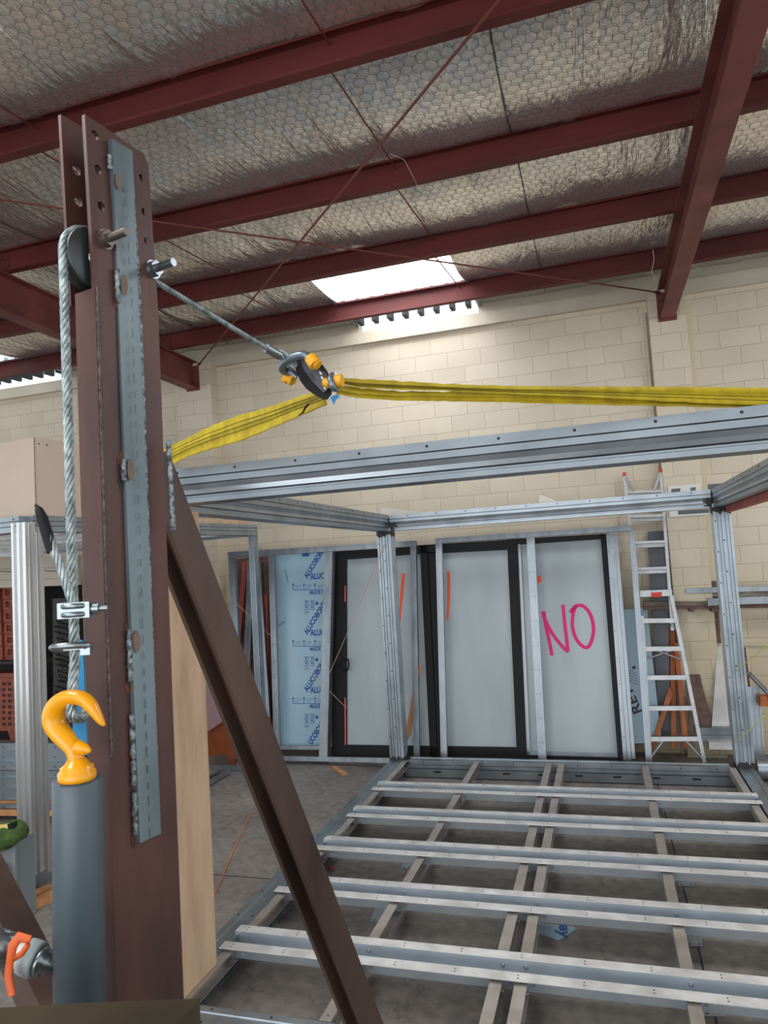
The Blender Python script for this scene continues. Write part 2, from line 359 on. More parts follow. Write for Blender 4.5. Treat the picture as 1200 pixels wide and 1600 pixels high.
# hexagonal wire netting slung under the foil
b = MB(); s_ = 0.042; wv = 0.0013
hx = s_ * math.sqrt(3); vs = []; fs = []
def net_edge(p, q):
    if in_sky(p[0], p[1]) and p[1] < 6.22: return
    P_ = Vector((p[0], p[1], foilz(*p) - 0.006)); Q_ = Vector((q[0], q[1], foilz(*q) - 0.006))
    d = (Q_ - P_).normalized(); sd = d.cross(Vector((0, 0, 1))) * wv; o = len(vs)
    vs.extend([P_ + sd, P_ - sd, P_ - Vector((0, 0, wv * 1.6)), Q_ + sd, Q_ - sd, Q_ - Vector((0, 0, wv * 1.6))])
    fs.extend([(o, o + 3, o + 5, o + 2), (o + 2, o + 5, o + 4, o + 1), (o + 1, o + 4, o + 3, o)])
row = 0; y = 1.4
while y < 8.08:
    x = -7.6 + (hx / 2 if row % 2 else 0)
    while x < 3.6:
        j = lambda a, c: (a + 0.014 * nz(a * 7, c * 7, 3), c + 0.014 * nz(a * 7, c * 7, 8))
        A_ = j(x, y); B_ = j(x + hx / 2, y + s_ / 2); C_ = j(x - hx / 2, y + s_ / 2); D_ = j(x, y - s_)
        net_edge(A_, B_); net_edge(A_, C_); net_edge(A_, D_)
        x += hx
    y += 1.5 * s_; row += 1
b.v = [tuple(v) for v in vs]; b.f = [list(f) for f in fs]; b.m = [0] * len(fs); b.sm = [False] * len(fs)
b.build('wire_netting', mat('netting_wire', srgb(82, 82, 80), 0.6, 0.3), ceil_o)
# foil joints: straight taped laps with a support wire
b = MB()
for x in (-4.35, -0.36, 2.2):
    pts = [(x + 0.01 * nz(0, yy), yy, foilz(x, yy) - 0.008) for yy in np.arange(1.4, 8.1, 0.1)]
    b.tube(pts, 0.004, 5)
b.build('support_wire', mat('dull_wire', srgb(70, 66, 60), 0.5, 0.5), ceil_o)

# translucent corrugated roof light
def trans_mat():
    m = bpy.data.materials.new('translucent_fibreglass'); m.use_nodes = True; nt = m.node_tree; N = nt.nodes; L = nt.links
    N.remove(N['Principled BSDF']); t = N.new('ShaderNodeBsdfTranslucent'); t.inputs[0].default_value = (0.97, 0.98, 1.0, 1)
    g = N.new('ShaderNodeBsdfTransparent'); mx = N.new('ShaderNodeMixShader'); mx.inputs[0].default_value = 0.35
    L.new(t.outputs[0], mx.inputs[1]); L.new(g.outputs[0], mx.inputs[2]); L.new(mx.outputs[0], N['Material Output'].inputs[0]); return m
TRANS = trans_mat()
for i, (a, c) in enumerate((SKY1, SKY2)):
    b = MB(); vs, fs = grid_sheet(a - 0.05, c + 0.05, 140, 5.9, 8.6, 4, lambda x, y: 5.2 + 0.018 * (1 if math.sin(x * 2 * math.pi / 0.19) > 0.55 else (-1 if math.sin(x * 2 * math.pi / 0.19) < 0.2 else 0)), lambda x, y: False)
    b.add(vs, fs); wo = struct(b.build('window_%d' % (i + 1), TRANS))
    f = MB(); f.box(a - 0.03, a, 6.2, 8.1, 5.08, 5.2); f.box(c, c + 0.03, 6.2, 8.1, 5.08, 5.2); f.build('window_frame', GALV, wo)
    f = MB()
    for k in range(9): f.box(a + 0.05 + k * 0.17, a + 0.09 + k * 0.17, 7.36, 7.40, 5.13, 5.16)
    f.build('fixing_clips', SCREW, wo)
    f = MB()
    for k in range(8): f.box(a + 0.02 + k * 0.19, a + 0.07 + k * 0.19, 7.97, 8.12, 5.08, 5.18)
    f.build('foam_closure', DARK, wo)

# ================================================================== STEEL ROOF FRAME
def rafter(x0, x1, z0, z1, label, dz=0.0):
    t = thing('roof_rafter', label, 'beam', ((x0 + x1) / 2, 7.9, z0), 'red roof rafters')
    b = MB(); xc = (x0 + x1) / 2
    A = Vector((xc, 7.93, z0)); B = Vector((xc, -5.9, z0 + dz)); up = (0, 0, 1); h = z1 - z0; w2 = (x1 - x0) / 2
    b.prof([(-w2, 0), (w2, 0), (w2, .014), (.006, .014), (.006, h - .014), (w2, h - .014), (w2, h), (-w2, h), (-w2, h - .014), (-.006, h - .014), (-.006, .014), (-w2, .014)], A, B, up)
    b.build('rafter_beam', REDR, t)
    c = MB(); c.box(x0 - 0.02, x1 + 0.02, 7.92, 7.94, z0 - 0.02, z1 - 0.05)
    for zz in (z0 + 0.08, z0 + 0.2):
        for xx in (x0 + 0.02, x1 - 0.02): c.cyl((xx, 7.93, zz), (xx, 7.87, zz), 0.012, 6)
    c.build('end_plate', REDR, t)
    return t
rafter(0.80, 0.945, 4.555, 4.895, 'red steel roof rafter running to the wall on the right of the photo')
rafter(-4.93, -4.78, 4.54, 4.895, 'red steel roof rafter at the left, ending on the pier behind the rusty column')
ordn = {7.38: 'red roof purlin nearest the back wall, crossing under the bright roof light', 6.17: 'red roof purlin just in front of the bright roof light', 4.90: 'red roof purlin third from the back wall', 3.56: 'red roof purlin fourth from the back wall, passing behind the tip of the column', 2.22: 'red roof purlin overhead, cutting the top edge of the photo'}
for y in PUR:
    if y < 0: continue
    t = thing('roof_purlin', ordn.get(y, 'red roof purlin above the camera, outside the photo'), 'beam', (-2.5, y, 4.9), 'red roof purlins')
    b = MB(); h = 0.205
    pr = [(0, 0), (.072, 0), (.072, .018), (.069, .018), (.069, .003), (.003, .003), (.003, h - .003), (.069, h - .003), (.069, h - .018), (.072, h - .018), (.072, h), (0, h)]
    # across axis must point to +Y (away)
    b.prof([(a, c) for a, c in pr], (6.9, y, 4.897), (-11.9, y, 4.897), (0, 0, 1))
    o = b.build('purlin_channel', RED, t)
    for xc in (0.87, -4.855):
        b = MB(); b.box(xc - 0.06, xc + 0.06, y - 0.008, y - 0.001, 4.9, 5.06)
        for zz in (4.95, 5.03):
            for xx in (-.03, .03): b.cyl((xc + xx, y - 0.02, zz), (xc + xx, y, zz), 0.009, 6)
        b.build('cleat', RED, t)
def rod(name, A, B, r, m, label, cat, grp=None, ends=False):
    b = MB(); b.cyl(A, B, r, 8)
    if ends:
        for q, d in ((Vector(A), Vector(B) - Vector(A)), (Vector(B), Vector(A) - Vector(B))):
            d.normalize(); b.cyl(q, q + d * 0.05, r * 2.2, 6)
    return one(name, b, m, label, cat, grp)
RODR = mat('red_brown_rod', srgb(112, 56, 48), 0.45, 0.2)
pA = at(310, 570, Z=4.86); pB = at(780, 0, Z=4.86)
rod('bracing_rod', pA, pB + (pB - pA) * 0.6, 0.009, RODR, 'thin red brace rod rising from left rafter end to the top edge of the photo', 'rod', ends=True)
pA = at(1030, 457, Z=4.83); pB = at(0, 312, Z=4.83)
rod('bracing_rod', pA, pB + (pB - pA) * 0.5, 0.008, RODR, 'thin red brace rod running from the right rafter end across to the left edge', 'rod', ends=True)
sr = [(-1.24, 'in the middle of the roof'), (-3.25, 'at the left, behind the rusty column')]
for x, wh in sr:
    for i in range(PUR.index(0.9), len(PUR) - 1):
        y0 = PUR[i] + 0.0; y1 = PUR[i + 1]
        nm = {2.22: 'first', 3.56: 'second', 4.90: 'third', 6.17: 'last'}.get(y0, 'overhead')
        rod('sag_rod', (x, y0 - 0.03, 4.93), (x + 0.02, y1 + 0.03, 5.06), 0.006, RODR, 'thin red sag rod ' + wh + ', ' + nm + ' bay from the top', 'rod', 'sag rods')
# dangling lace wires
b = MB(); b.tube([at(610, 240, Z=5.0), at(632, 250, Z=4.95), at(645, 275, Z=4.88), at(655, 297, Z=4.88), at(662, 300, Z=4.9)], 0.0012, 5)
one('loose_wire', b, WHITE, 'short white wire dangling from a purlin in the middle of the roof', 'wire')
b = MB(); b.tube([at(1020, 390, Y=7.3), at(1022, 405, Y=7.25), at(1018, 425, Y=7.3), at(1026, 440, Y=7.35)], 0.003, 5)
one('loose_wire', b, WHITE, 'short white wire dangling beside the right rafter', 'wire')

# ================================================================== MODULE FRAME (aluminium)
FX0, FX1, FY0, FY1 = -2.20, 1.14, 2.87, 7.15
mod = thing('module_frame', 'open aluminium building module frame with ribbed posts and joisted base on the floor', 'frame', (-0.53, 5.0, 0))
# sections
def rail(wd=0.13, ht=0.165, deep=True):
    a = wd / 2; h = ht
    f = [(0, 0), (0, .022), (.016, .026), (.016, .034), (.004, .040), (.010, .062), (.002, .084), (.007, .087), (.002, .090), (.002, .118), (.007, .121), (0, .124), (0, h)]
    L = [(-a + d, z) for d, z in f]; R = [(a - d, z) for d, z in f][::-1]
    top = [(-a * .4, h), (-a * .35, h - .006), (a * .35, h - .006), (a * .4, h)]
    return L + top + R
RAIL = rail()
def add_rail(name, A, B, up=(0, 0, 1), holes=(), m=ALU, label=None, prof=None):
    b = MB(); b.prof(prof or RAIL, A, B, up)
    A = Vector(A); B = Vector(B); d = (B - A); n = int(d.length / 0.3); dn = d.normalized(); sd = dn.cross(Vector(up))
    for k in range(1, n + 1):
        p = A + dn * (k * 0.3 - 0.1)
        for s_ in (-1, 1):
            b.disc(p + sd * s_ * 0.0652 + Vector(up) * 0.146, sd * s_, 0.0065, 0.0015, 1)
            b.disc(p + sd * s_ * 0.045 + Vector(up) * 0.1655, up, 0.006, 0.0015, 1)
    o = b.build(name, [m, DARK], mod)
    if label: o['label'] = label
    return o
zb = 0.005; zt = 2.485
for nm, z in (('base_rail', zb), ('top_rail', zt)):
    add_rail(nm, (FX0 + .14, FY1 - .07, z), (FX1 - .14, FY1 - .07, z))
    add_rail(nm, (FX0 + .14, FY0 + .065, z), (FX1 - .14, FY0 + .065, z), m=(ALU_SHADED if z > 1 else ALU))
    add_rail(nm, (FX0 + .07, FY0 + .14, z), (FX0 + .07, FY1 - .14, z))
    add_rail(nm, (FX1 - .065, FY0 + .14, z), (FX1 - .065, FY1 - .14, z))
PF = flute(0.15, 0.15, ((-.72, -.5), (-.36, -.14), (.14, .36), (.5, .72)), ((-.72, -.5), (-.36, -.14), (.14, .36), (.5, .72)), 0.011)
for px_, py_ in ((FX0 + .075, FY1 - .075), (FX1 - .065, FY1 - .075), (FX0 + .075, FY0 + .075), (FX1 - .075, FY0 + .075)):
    b = MB(); b.prof(PF, (px_, py_, 0.12), (px_, py_, 2.52), (0, 1, 0))
    for k in range(8):
        z = 0.4 + k * 0.28; b.disc((px_ - 0.060, py_ - 0.0755, z), (0, -1, 0), 0.006, 0.001, 1); b.disc((px_, py_ - 0.0755, z + .1), (0, -1, 0), 0.007, 0.001, 1)
        b.disc((px_ + 0.0755, py_ - 0.06, z), (1, 0, 0), 0.006, 0.001, 1)
    b.build('corner_post', [ALU, DARK], mod)
    for z0, z1 in ((0.0, 0.17), (2.485, 2.65)):
        b = MB(); b.box(px_ - .066, px_ + .066, py_ - .066, py_ + .066, z0 + .002, z1 - (0.004 if z0 == 0 else 0.02))
        bl = z1 if z0 == 0 else z0 - 0.07
        # sprayed black joint: irregular painted sleeve around the post
        ring = []
        n = 28
        def sq(t):
            t = (t % 1) * 4; k = int(t); u = t - k; r = 0.0765
            return [(-r + 2 * r * u, -r), (r, -r + 2 * r * u), (r - 2 * r * u, r), (-r, r - 2 * r * u)][k]
        lo = [(px_ + sq(i / n)[0], py_ + sq(i / n)[1], bl + (0.07 if z0 else -0.05)) for i in range(n)]
        hi = [(px_ + sq(i / n)[0], py_ + sq(i / n)[1], bl + (0.055 * random.random() + 0.01 if z0 == 0 else -0.0 - 0.05 * random.random() + 0.04)) for i in range(n)]
        b.add(lo + hi, [(i, (i + 1) % n, (i + 1) % n + n, i + n) for i in range(n)])
        o = b.build('corner_joint', BLACKP, mod); o['label'] = 'black sprayed corner joint'
for sx_, x_ in ((1, FX0 + .15), (-1, FX1 - .14)):      # black over-spray on the rail ends
    for zz, z2 in ((2.487, 2.575), (0.06, 0.1725)):
        b = MB(); yc = FY1 - .07; n_ = 9; L_ = [random.uniform(.02, .075) for _ in range(n_)]
        x0b = x_ - .002 * sx_
        for k in range(n_):
            za_ = zz + (z2 - zz) * k / n_; zb_ = zz + (z2 - zz) * (k + 1) / n_
            b.box(min(x0b, x0b + sx_ * L_[k]), max(x0b, x0b + sx_ * L_[k]), yc - .0675, yc + .0675, za_, zb_)
        b.build('corner_joint', BLACKP, mod)['label'] = 'black sprayed corner joint'
# joists (top hat channels)
JY = [3.555, 4.21, 4.855, 5.505, 6.155]
jx0, jx1 = -2.085, 1.02
for jy in JY:
    b = MB(); t_ = 0.004; zt_ = 0.186; hw = 0.122; iw = 0.052; zl = 0.106
    P_ = [(-hw, zt_ - t_), (-iw - t_, zt_ - t_), (-iw - t_, zl), (iw + t_, zl), (iw + t_, zt_ - t_), (hw, zt_ - t_), (hw, zt_), (iw, zt_), (iw, zl + t_), (-iw, zl + t_), (-iw, zt_), (-hw, zt_)]
    A = Vector((jx0, jy, 0)); B = Vector((jx1, jy, 0)); x, yv, z = frame_of(A, B, (0, 0, 1)); n = len(P_)
    vs = [A + x * a + yv * c for a, c in P_] + [B + x * a + yv * c for a, c in P_]
    for i in range(n):
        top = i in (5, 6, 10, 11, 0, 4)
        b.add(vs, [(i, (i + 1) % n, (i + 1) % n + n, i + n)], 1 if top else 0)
    # drilled pairs along the flanges
    k = jx0 + 0.06
    while k < jx1:
        for s_ in (-1, 1):
            for q in (-.012, .012): b.disc((k, jy + s_ * 0.088 + q, zt_), (0, 0, 1), 0.0042, 0.0008, 2, 6)
        k += 0.30
    for xx in (-1.31, -0.615, -0.505, 0.24): b.disc((xx, jy + iw, 0.155), (0, -1, 0), 0.011, 0.006, 3, 8); b.disc((xx, jy + iw, 0.155), (0, -1, 0), 0.006, 0.011, 3, 6)
    for xx in (-1.31, -0.615, -0.505, 0.24): b.disc((xx + 0.05, jy - iw - t_ - 0.004, 0.14), (0, -1, 0), 0.008, 0.004, 3, 6)
    # pressed slot near each end
    for xx in (jx0 + 0.13, jx1 - 0.12):
        ring = [(xx + 0.035 * math.cos(a) , jy - iw - t_ - 0.001, 0.138 + 0.016 * math.sin(a)) for a in np.linspace(0, 2 * math.pi, 16, endpoint=False)]
        b.tube(ring, 0.003, 5, 0, True)
    b.build('floor_joist', [JST, ALUW, DARK, SCREW], mod)
# noggins between joists: C channels
def noggin(xc, y0, y1, wd, top=0.170, side=1):
    b = MB(); t_ = 0.004; zl = 0.100
    # web on the +X side, top flange to -X
    P_ = [(-wd / 2, top - t_), (wd / 2 - t_, top - t_), (wd / 2 - t_, zl + t_), (-wd / 2, zl + t_), (-wd / 2, zl), (wd / 2, zl), (wd / 2, top), (-wd / 2, top)]
    b.prof(P_, (xc, y0, 0), (xc, y1, 0), (0, 0, 1))
    L_ = y1 - y0
    for yy in (y0 + 0.04, y1 - 0.04):
        b.disc((xc, yy, top), (0, 0, 1), 0.0042, 0.001, 1, 6); b.disc((xc + wd / 2, yy + (0.02 if yy < (y0 + y1) / 2 else -0.02), 0.135), (1, 0, 0), 0.009, 0.005, 2, 8)
    b.build('noggin', [ALUB, DARK, SCREW], mod)
edges = [FY0 + 0.135] + sum([[jy - 0.060, jy + 0.060] for jy in JY], []) + [FY1 - 0.137]
for i in range(0, len(edges), 2):
    y0, y1 = edges[i], edges[i + 1]
    for xc, wd in ((-2.035, 0.055), (-1.315, 0.055), (-0.625, 0.058), (-0.51, 0.058), (0.235, 0.058), (0.965, 0.055)):
        noggin(xc, y0 + (0.004 if i else 0.0), y1 - 0.004, wd)
# slotted strip on the inside of the rear base rail
b = MB(); b.box(FX0 + .15, FX1 - .15, FY1 - .150, FY1 - .136, 0.01, 0.085)
for k in range(9): b.box(-1.75 + k * 0.34, -1.68 + k * 0.34, FY1 - .153, FY1 - .1505, 0.055, 0.072, 1)
b.build('slotted_strip', [ALU, DARK], mod)
# brackets on the rear top rail
b = MB(); q = [at(595, 808, Y=7.1), at(595, 793, Y=7.1), at(660, 800, Y=7.1), at(660, 804, Y=7.1)]
b.poly(q, (0, -1, 0), 0.004); b.build('thin_packer', ALUB, mod); b = MB(); q = [at(842, 787, Y=7.1), at(842, 772, Y=7.1), at(875, 784, Y=7.1), at(875, 788, Y=7.1)]; b.poly(q, (0, -1, 0), 0.004)
b.build('thin_packer', ALUB, mod)
# red and brown batten under the right top rail
b = MB(); b.box(FX1 - 0.04, FX1 + 0.02, 4.2, 6.95, 2.43, 2.483)
o = b.build('batten', REDW, mod); o['label'] = 'red timber batten'
# ply lining sheet fixed in the left side of the module
pp = at(337, 1478, Z=0.17)
b = MB(); b.box(-2.046, -2.032, 2.885, at(337, 1476, X=-2.034).y, 0.172, 2.484)
o = b.build('lining_sheet', PLY, mod); o['label'] = 'pale plywood lining sheet'

# blue film offcuts and packers below the frame
def text_mesh(body, size, off=0.0, shear=0.0, sx=1.0):
    c = bpy.data.curves.new('txt', 'FONT'); c.body = body; c.size = size; c.offset = off; c.shear = shear; c.fill_mode = 'FRONT'; c.resolution_u = 3
    o = bpy.data.objects.new('txt', c); COL.objects.link(o); bpy.context.view_layer.update()
    me = bpy.data.meshes.new_from_object(o.evaluated_get(bpy.context.evaluated_depsgraph_get()))
    vs = [Vector((v.co.x * sx, v.co.y, 0)) for v in me.vertices]; fs = [tuple(p.vertices) for p in me.polygons]
    bpy.data.objects.remove(o); bpy.data.meshes.remove(me); bpy.data.curves.remove(c)
    return vs, fs
def put_text(b, body, P0, right, up, h, off=0.0, shear=0.0, sx=1.0, length=None, mi=0, xmax=None):
    right = Vector(right).normalized(); up = Vector(up).normalized()
    vs, fs = text_mesh(body, h * 1.38, off, shear, sx)
    if length:
        mxx = max(v.x for v in vs); k = length / mxx; vs = [Vector((v.x * k, v.y, 0)) for v in vs]
    b.add([Vector(P0) + right * v.x + up * v.y for v in vs], fs, mi)
c1 = [at(841, 1443, Z=0.001), at(897, 1449, Z=0.001), at(900, 1453, Z=0.001), at(872, 1470, Z=0.001), at(841, 1458, Z=0.001)]
b = MB(); b.poly([Vector((p.x, p.y, 0.004)) for p in c1], (0, 0, 1), 0.003)
sh = one('protective_sheet', b, BLUEP, 'pale blue sheet offcut with large blue letters ey lying on the floor under the joists', 'sheet')
b = MB(); p0 = at(862, 1446, Z=0.0048); p1 = at(884, 1466, Z=0.0048)
rt = (at(890, 1462, Z=0.0048) - at(868, 1444, Z=0.0048)); 
put_text(b, 'ey', at(874, 1443, Z=0.0048), at(874, 1470, Z=.0048) - at(874, 1443, Z=.0048), at(898, 1446, Z=.0048) - at(874, 1443, Z=.0048), 0.07, 0.003, length=0.155)
b.build('printed_letters', BLUETX, sh)
packs = [((1074, 1464), (1098, 1480), 'nearest the right edge'), ((1060, 1379), (1085, 1386), 'below the third joist gap'), ((1035, 1263), (1055, 1270), 'near the back rail'), ((1100, 1582), (1132, 1590), 'closest to the camera'), ((627, 1350), (642, 1358), 'left of the middle joists'), ((579, 1430), (600, 1442), 'beside the brown strut')]
for (x0, y0), (x1, y1), wh in packs:
    A = at(x0, y0, Z=0.0); B = at(x1, y0, Z=0.0); C_ = at(x1, y1, Z=0); D_ = at(x0, y1, Z=0)
    dd = Vector((0, 0.08, 0)); up = Vector((0, 0, 0.006))
    b = MB(); b.poly([D_ + up, C_ + up, B + dd + up, A + dd + up], (0, 0, 1), 0.006)
    b.disc(D_.lerp(C_, .2) + Vector((0, .02, .006)), (0, 0, 1), 0.006, 0.001, 1); b.disc(D_.lerp(C_, .8) + Vector((0, .02, .006)), (0, 0, 1), 0.006, 0.001, 1)
    one('packer_plate', b, [ALU, DARK], 'small grey packer plate on the floor under the module, ' + wh, 'plate')
b = MB(); b.lathe(at(517, 1357, Z=0), (0, 0, 1), [(0.0, 0), (.018, 0), (.016, .012), (.0, .014)], 10)
one('chalk_cap', b, mat('red_plastic', srgb(190, 40, 40), 0.5), 'small red plastic cap on the floor beside the brown strut', 'cap')
A = at(515, 1198, Z=0.008)
b = MB(); b.poly([at(519, 1197, Z=.018), at(526, 1197, Z=.018), at(543, 1208, Z=.018), at(535, 1209, Z=.018)], (0, 0, 1), 0.018)
one('timber_offcut', b, TIMB, 'short pale timber offcut lying on the floor in front of the blue lettered panel', 'timber')

# ================================================================== GANTRY (rusty column, strut)
dv = Vector((-.623, .782, 0)); dr = Vector((.782, .623, 0)); th = math.radians(39)
U = dr * math.cos(th) + dv * math.sin(th); V = dr * -math.sin(th) + dv * math.cos(th)
def CP(z, u=0, v=0): return Vector((-.876 - .035 * max(0, z - 2.73), 1.1, z)) + U * u + V * v
ZTOP = at(133, 178, Y=1.1).z; WA = 0.156; WB = 0.058
gan = thing('steel_gantry', 'rusty brown welded steel lifting column with a raking strut, in the foreground', 'gantry', tuple(CP(0)))
b = MB(); zs = at(125, 445, Y=1.08).z        # throat for the sheave
def prism(b, z0, z1, u0, u1, v0, v1, mi=0, dz=0):
    vs = [CP(z, u, v) for z in (z0, z1) for (u, v) in ((u0, v0), (u1, v0), (u1, v1), (u0, v1))]
    b.add(vs, [(0, 3, 2, 1), (4, 5, 6, 7), (0, 1, 5, 4), (1, 2, 6, 5), (2, 3, 7, 6), (3, 0, 4, 7)], mi)
prism(b, 0, zs, 0, WA, 0, WB)
b.build('box_column', RUST, gan)
def holed_plate(v0, v1, z0, z1, u1, holes, dropu=0):
    """plate in the U-Z plane with round holes cut as polygons, thickness v0..v1"""
    b = MB(); import mathutils
    # grid with holes: build column strips around each hole
    cells = sorted(holes)
    from mathutils.geometry import delaunay_2d_cdt
    n = 14; verts = [Vector((0, z0)), Vector((u1, z0)), Vector((u1, z1 - dropu)), Vector((u1 - 0.012 if dropu else u1, z1 - dropu * .3)), Vector((0, z1))]
    edges = [(i, (i + 1) % 5) for i in range(5)]; 
    for (hu, hz, hr) in holes:
        o = len(verts); verts += [Vector((hu + hr * math.cos(2 * math.pi * k / n), hz + hr * math.sin(2 * math.pi * k / n))) for k in range(n)]
        edges += [(o + k, o + (k + 1) % n) for k in range(n)]
    vs2, es2, fs2, *_ = delaunay_2d_cdt(verts, edges, [], 0, 1e-5)
    keep = []
    for f in fs2:
        c = sum((vs2[i] for i in f), Vector((0, 0))) / len(f)
        if any((c - Vector((hu, hz))).length < hr * 0.93 for hu, hz, hr in holes): continue
        if c.y > z1 - dropu and c.x > u1: continue
        keep.append(tuple(f))
    k = len(vs2); V3 = [CP(p.y, p.x, v0) for p in vs2] + [CP(p.y, p.x, v1) for p in vs2]
    b.add(V3, keep + [tuple(i + k for i in f[::-1]) for f in keep])
    from collections import Counter
    ec = Counter()
    for f in keep:
        for i in range(len(f)): ec[tuple(sorted((f[i], f[(i + 1) % len(f)])))] += 1
    b.add(V3, [(a, c, c + k, a + k) for (a, c), q in ec.items() if q == 1])
    return b
def zpy(px, py, Y=1.12): return at(px, py, Y=Y).z
hl = [(0.022, zpy(150, 210), .0095), (0.024, zpy(153, 263), .0095), (0.026, zpy(157, 320), .0095), (0.135, zpy(227, 272, 1.22), .0095), (0.137, zpy(229, 325, 1.22), .0095), (0.139, zpy(231, 371, 1.22), .0095)]
holed_plate(0.0, 0.009, zs - 0.02, ZTOP, WA, hl, 0.028).build('front_channel', RUST, gan)
hl2 = [(0.03, zpy(116, 275, 1.16), .010), (0.03, zpy(112, 325, 1.16), .010)]
b = holed_plate(WB + .012, WB + .020, zs - 0.02, zpy(97, 187, 1.13), WA, hl2, 0.0)
b.build('rear_channel', RUST, gan)
b = MB(); prism(b, zs, ZTOP - 0.03, WA - 0.02, WA, 0, WB)    # far toe of the channels
b.build('channel_toe', RUST, gan)
# grey flat bar welded up the face
z0 = zpy(235, 1318, 1.15); b = MB()
prism(b, z0, zpy(190, 208, 1.14), 0.052, 0.103, -0.012, 0.0)
o = b.build('cover_bar', GREYST, gan); o['label'] = 'grey flat bar welded up the face'
# dashed mill mark and weld down its right edge
b = MB(); z = z0
while z < ZTOP - 0.12:
    prism(b, z, z + 0.012 + random.random() * .01, 0.0745 + .001 * random.random(), 0.0762, -0.0127, -0.012); z += 0.03
b.build('stamped_line', mat('stamp_grey', srgb(74, 82, 84), .6), gan)
def bead(px_pts, label=None, r=0.0035, step=0.006, uu=None, m=WELD):
    pass
def weld_line(za, zb_, u, v, r=0.004, name='weld_seam', m=WELD):
    b = MB(); pts = []; rs = []; n = max(3, int(abs(zb_ - za) / 0.0045))
    for i in range(n + 1):
        z = za + (zb_ - za) * i / n; pts.append(CP(z, u + 0.0012 * nz(z * 80, u), v)); rs.append(r * (0.75 + 0.35 * abs(math.sin(i * 1.3)) + 0.25 * nz(z * 60, 3)))
    b.tube(pts, rs, 7); return b.build(name, m, gan)
weld_line(z0, ZTOP - 0.09, 0.106, -0.001, 0.0045)
weld_line(zpy(167, 1180), zs, 0.004, -0.001, 0.0032, m=mat('old_weld', srgb(96, 84, 80), 0.5, 0.2, srgb(60, 48, 46), 60, bump=.5, bscale=90))
for ya, yb in ((225, 248), (408, 462), (712, 748), (985, 1070), (1120, 1235), (1245, 1315)):
    xa = 182 + (ya - 210) * .0335
    weld_line(zpy(xa, yb), zpy(xa, ya), 0.049, -0.005, 0.0055)
# heat stains around the stitch welds (thin scale patches on the steel)
for yy, h_ in ((462, .010), (712, .014), (748, .016), (983, .013), (1075, .014), (1240, .008), (1325, .012)):
    xa = 184 + (yy - 210) * .0335; zz = zpy(xa, yy)
    b = MB(); ring = [CP(zz + h_ * math.sin(a) * (1 + .7 * nz(a * 1.5, yy)), 0.050 + h_ * .75 * math.cos(a) * (1 + .7 * nz(yy, a * 1.5)), -0.0010) for a in np.linspace(0, 2 * math.pi, 14, endpoint=False)]
    b.poly(ring, -V, 0.0006); b.build('weld_scorch', BURN, gan)
RSTM = mat('orange_rust', srgb(118, 92, 74), 0.7, 0, srgb(96, 84, 76), 60)
for yy in (262, 430, 728, 1005):
    xa = 192 + (yy - 210) * .036; zz = zpy(xa, yy); h_ = .018 if yy != 262 else .014
    b = MB(); ring = [CP(zz + h_ * 1.2 * math.sin(a), 0.060 + h_ * .45 * math.cos(a), -0.0122) for a in np.linspace(0, 2 * math.pi, 14, endpoint=False)]
    b.poly(ring, -V, 0.0004); b.build('rust_patch', RSTM, gan)
# bolts through the cheeks
for (px_, py_, uu) in ((163, 375, 0.030), (236, 420, 0.148)):
    b = MB(); zz = zpy(px_, py_, 1.13 if uu < .1 else 1.24); c0 = CP(zz, uu, 0.002)
    b.cyl(c0 + V * 0.02, c0 - V * 0.062, 0.0085, 12); b.cyl(c0, c0 - V * 0.016, 0.0165, 6); b.cyl(c0, c0 - V * 0.004, 0.02, 14)
    b.build('sheave_bolt', mat('oily_bolt', srgb(110, 100, 92), 0.35, 0.7) if uu < .1 else ZINC, gan)
# raking strut, H section
def strut(A, B, s, roll_left, name, m, par):
    A = Vector(A); B = Vector(B); d = (B - A).normalized(); c = (Vector(CAM) - (A + B) / 2); c = (c - d * c.dot(d)).normalized(); side = d.cross(c)
    if side.x < 0: side = -side        # to the right
    n1 = (c * math.cos(math.radians(40)) + side * math.sin(math.radians(40)))      # flange face looks right
    h = s / 2; tf = s * .17; tw = s * .10
    P_ = [(-h, -h), (h, -h), (h, -h + tf), (tw / 2, -h + tf), (tw / 2, h - tf), (h, h - tf), (h, h), (-h, h), (-h, h - tf), (-tw / 2, h - tf), (-tw / 2, -h + tf), (-h, -h + tf)]
    b = MB(); b.prof(P_, A, B, n1); return b.build(name, m, par)
sA = at(226, 716, Y=1.33); sB = at(568, 1600, Y=2.05); sd_ = (sB - sA)
tt = (0.0 - sA.z) / sd_.z; sEnd = sA + sd_ * tt
strut(sA, sEnd, 0.076, 1, 'raking_strut', RUSTD, gan)
b = MB(); pts = []; rs = []
for i in range(40):
    y = 688 + i * 3.6; p = at(263 + (y - 688) * .055, y, Y=1.235); pts.append(p + Vector((0.001 * nz(y, 1), 0, 0))); rs.append(0.0052 * (.8 + .4 * abs(math.sin(i * 1.4))) * (0.5 if 800 < y < 806 else 1))
b.tube(pts, rs, 7); b.build('strut_weld', WELD, gan)
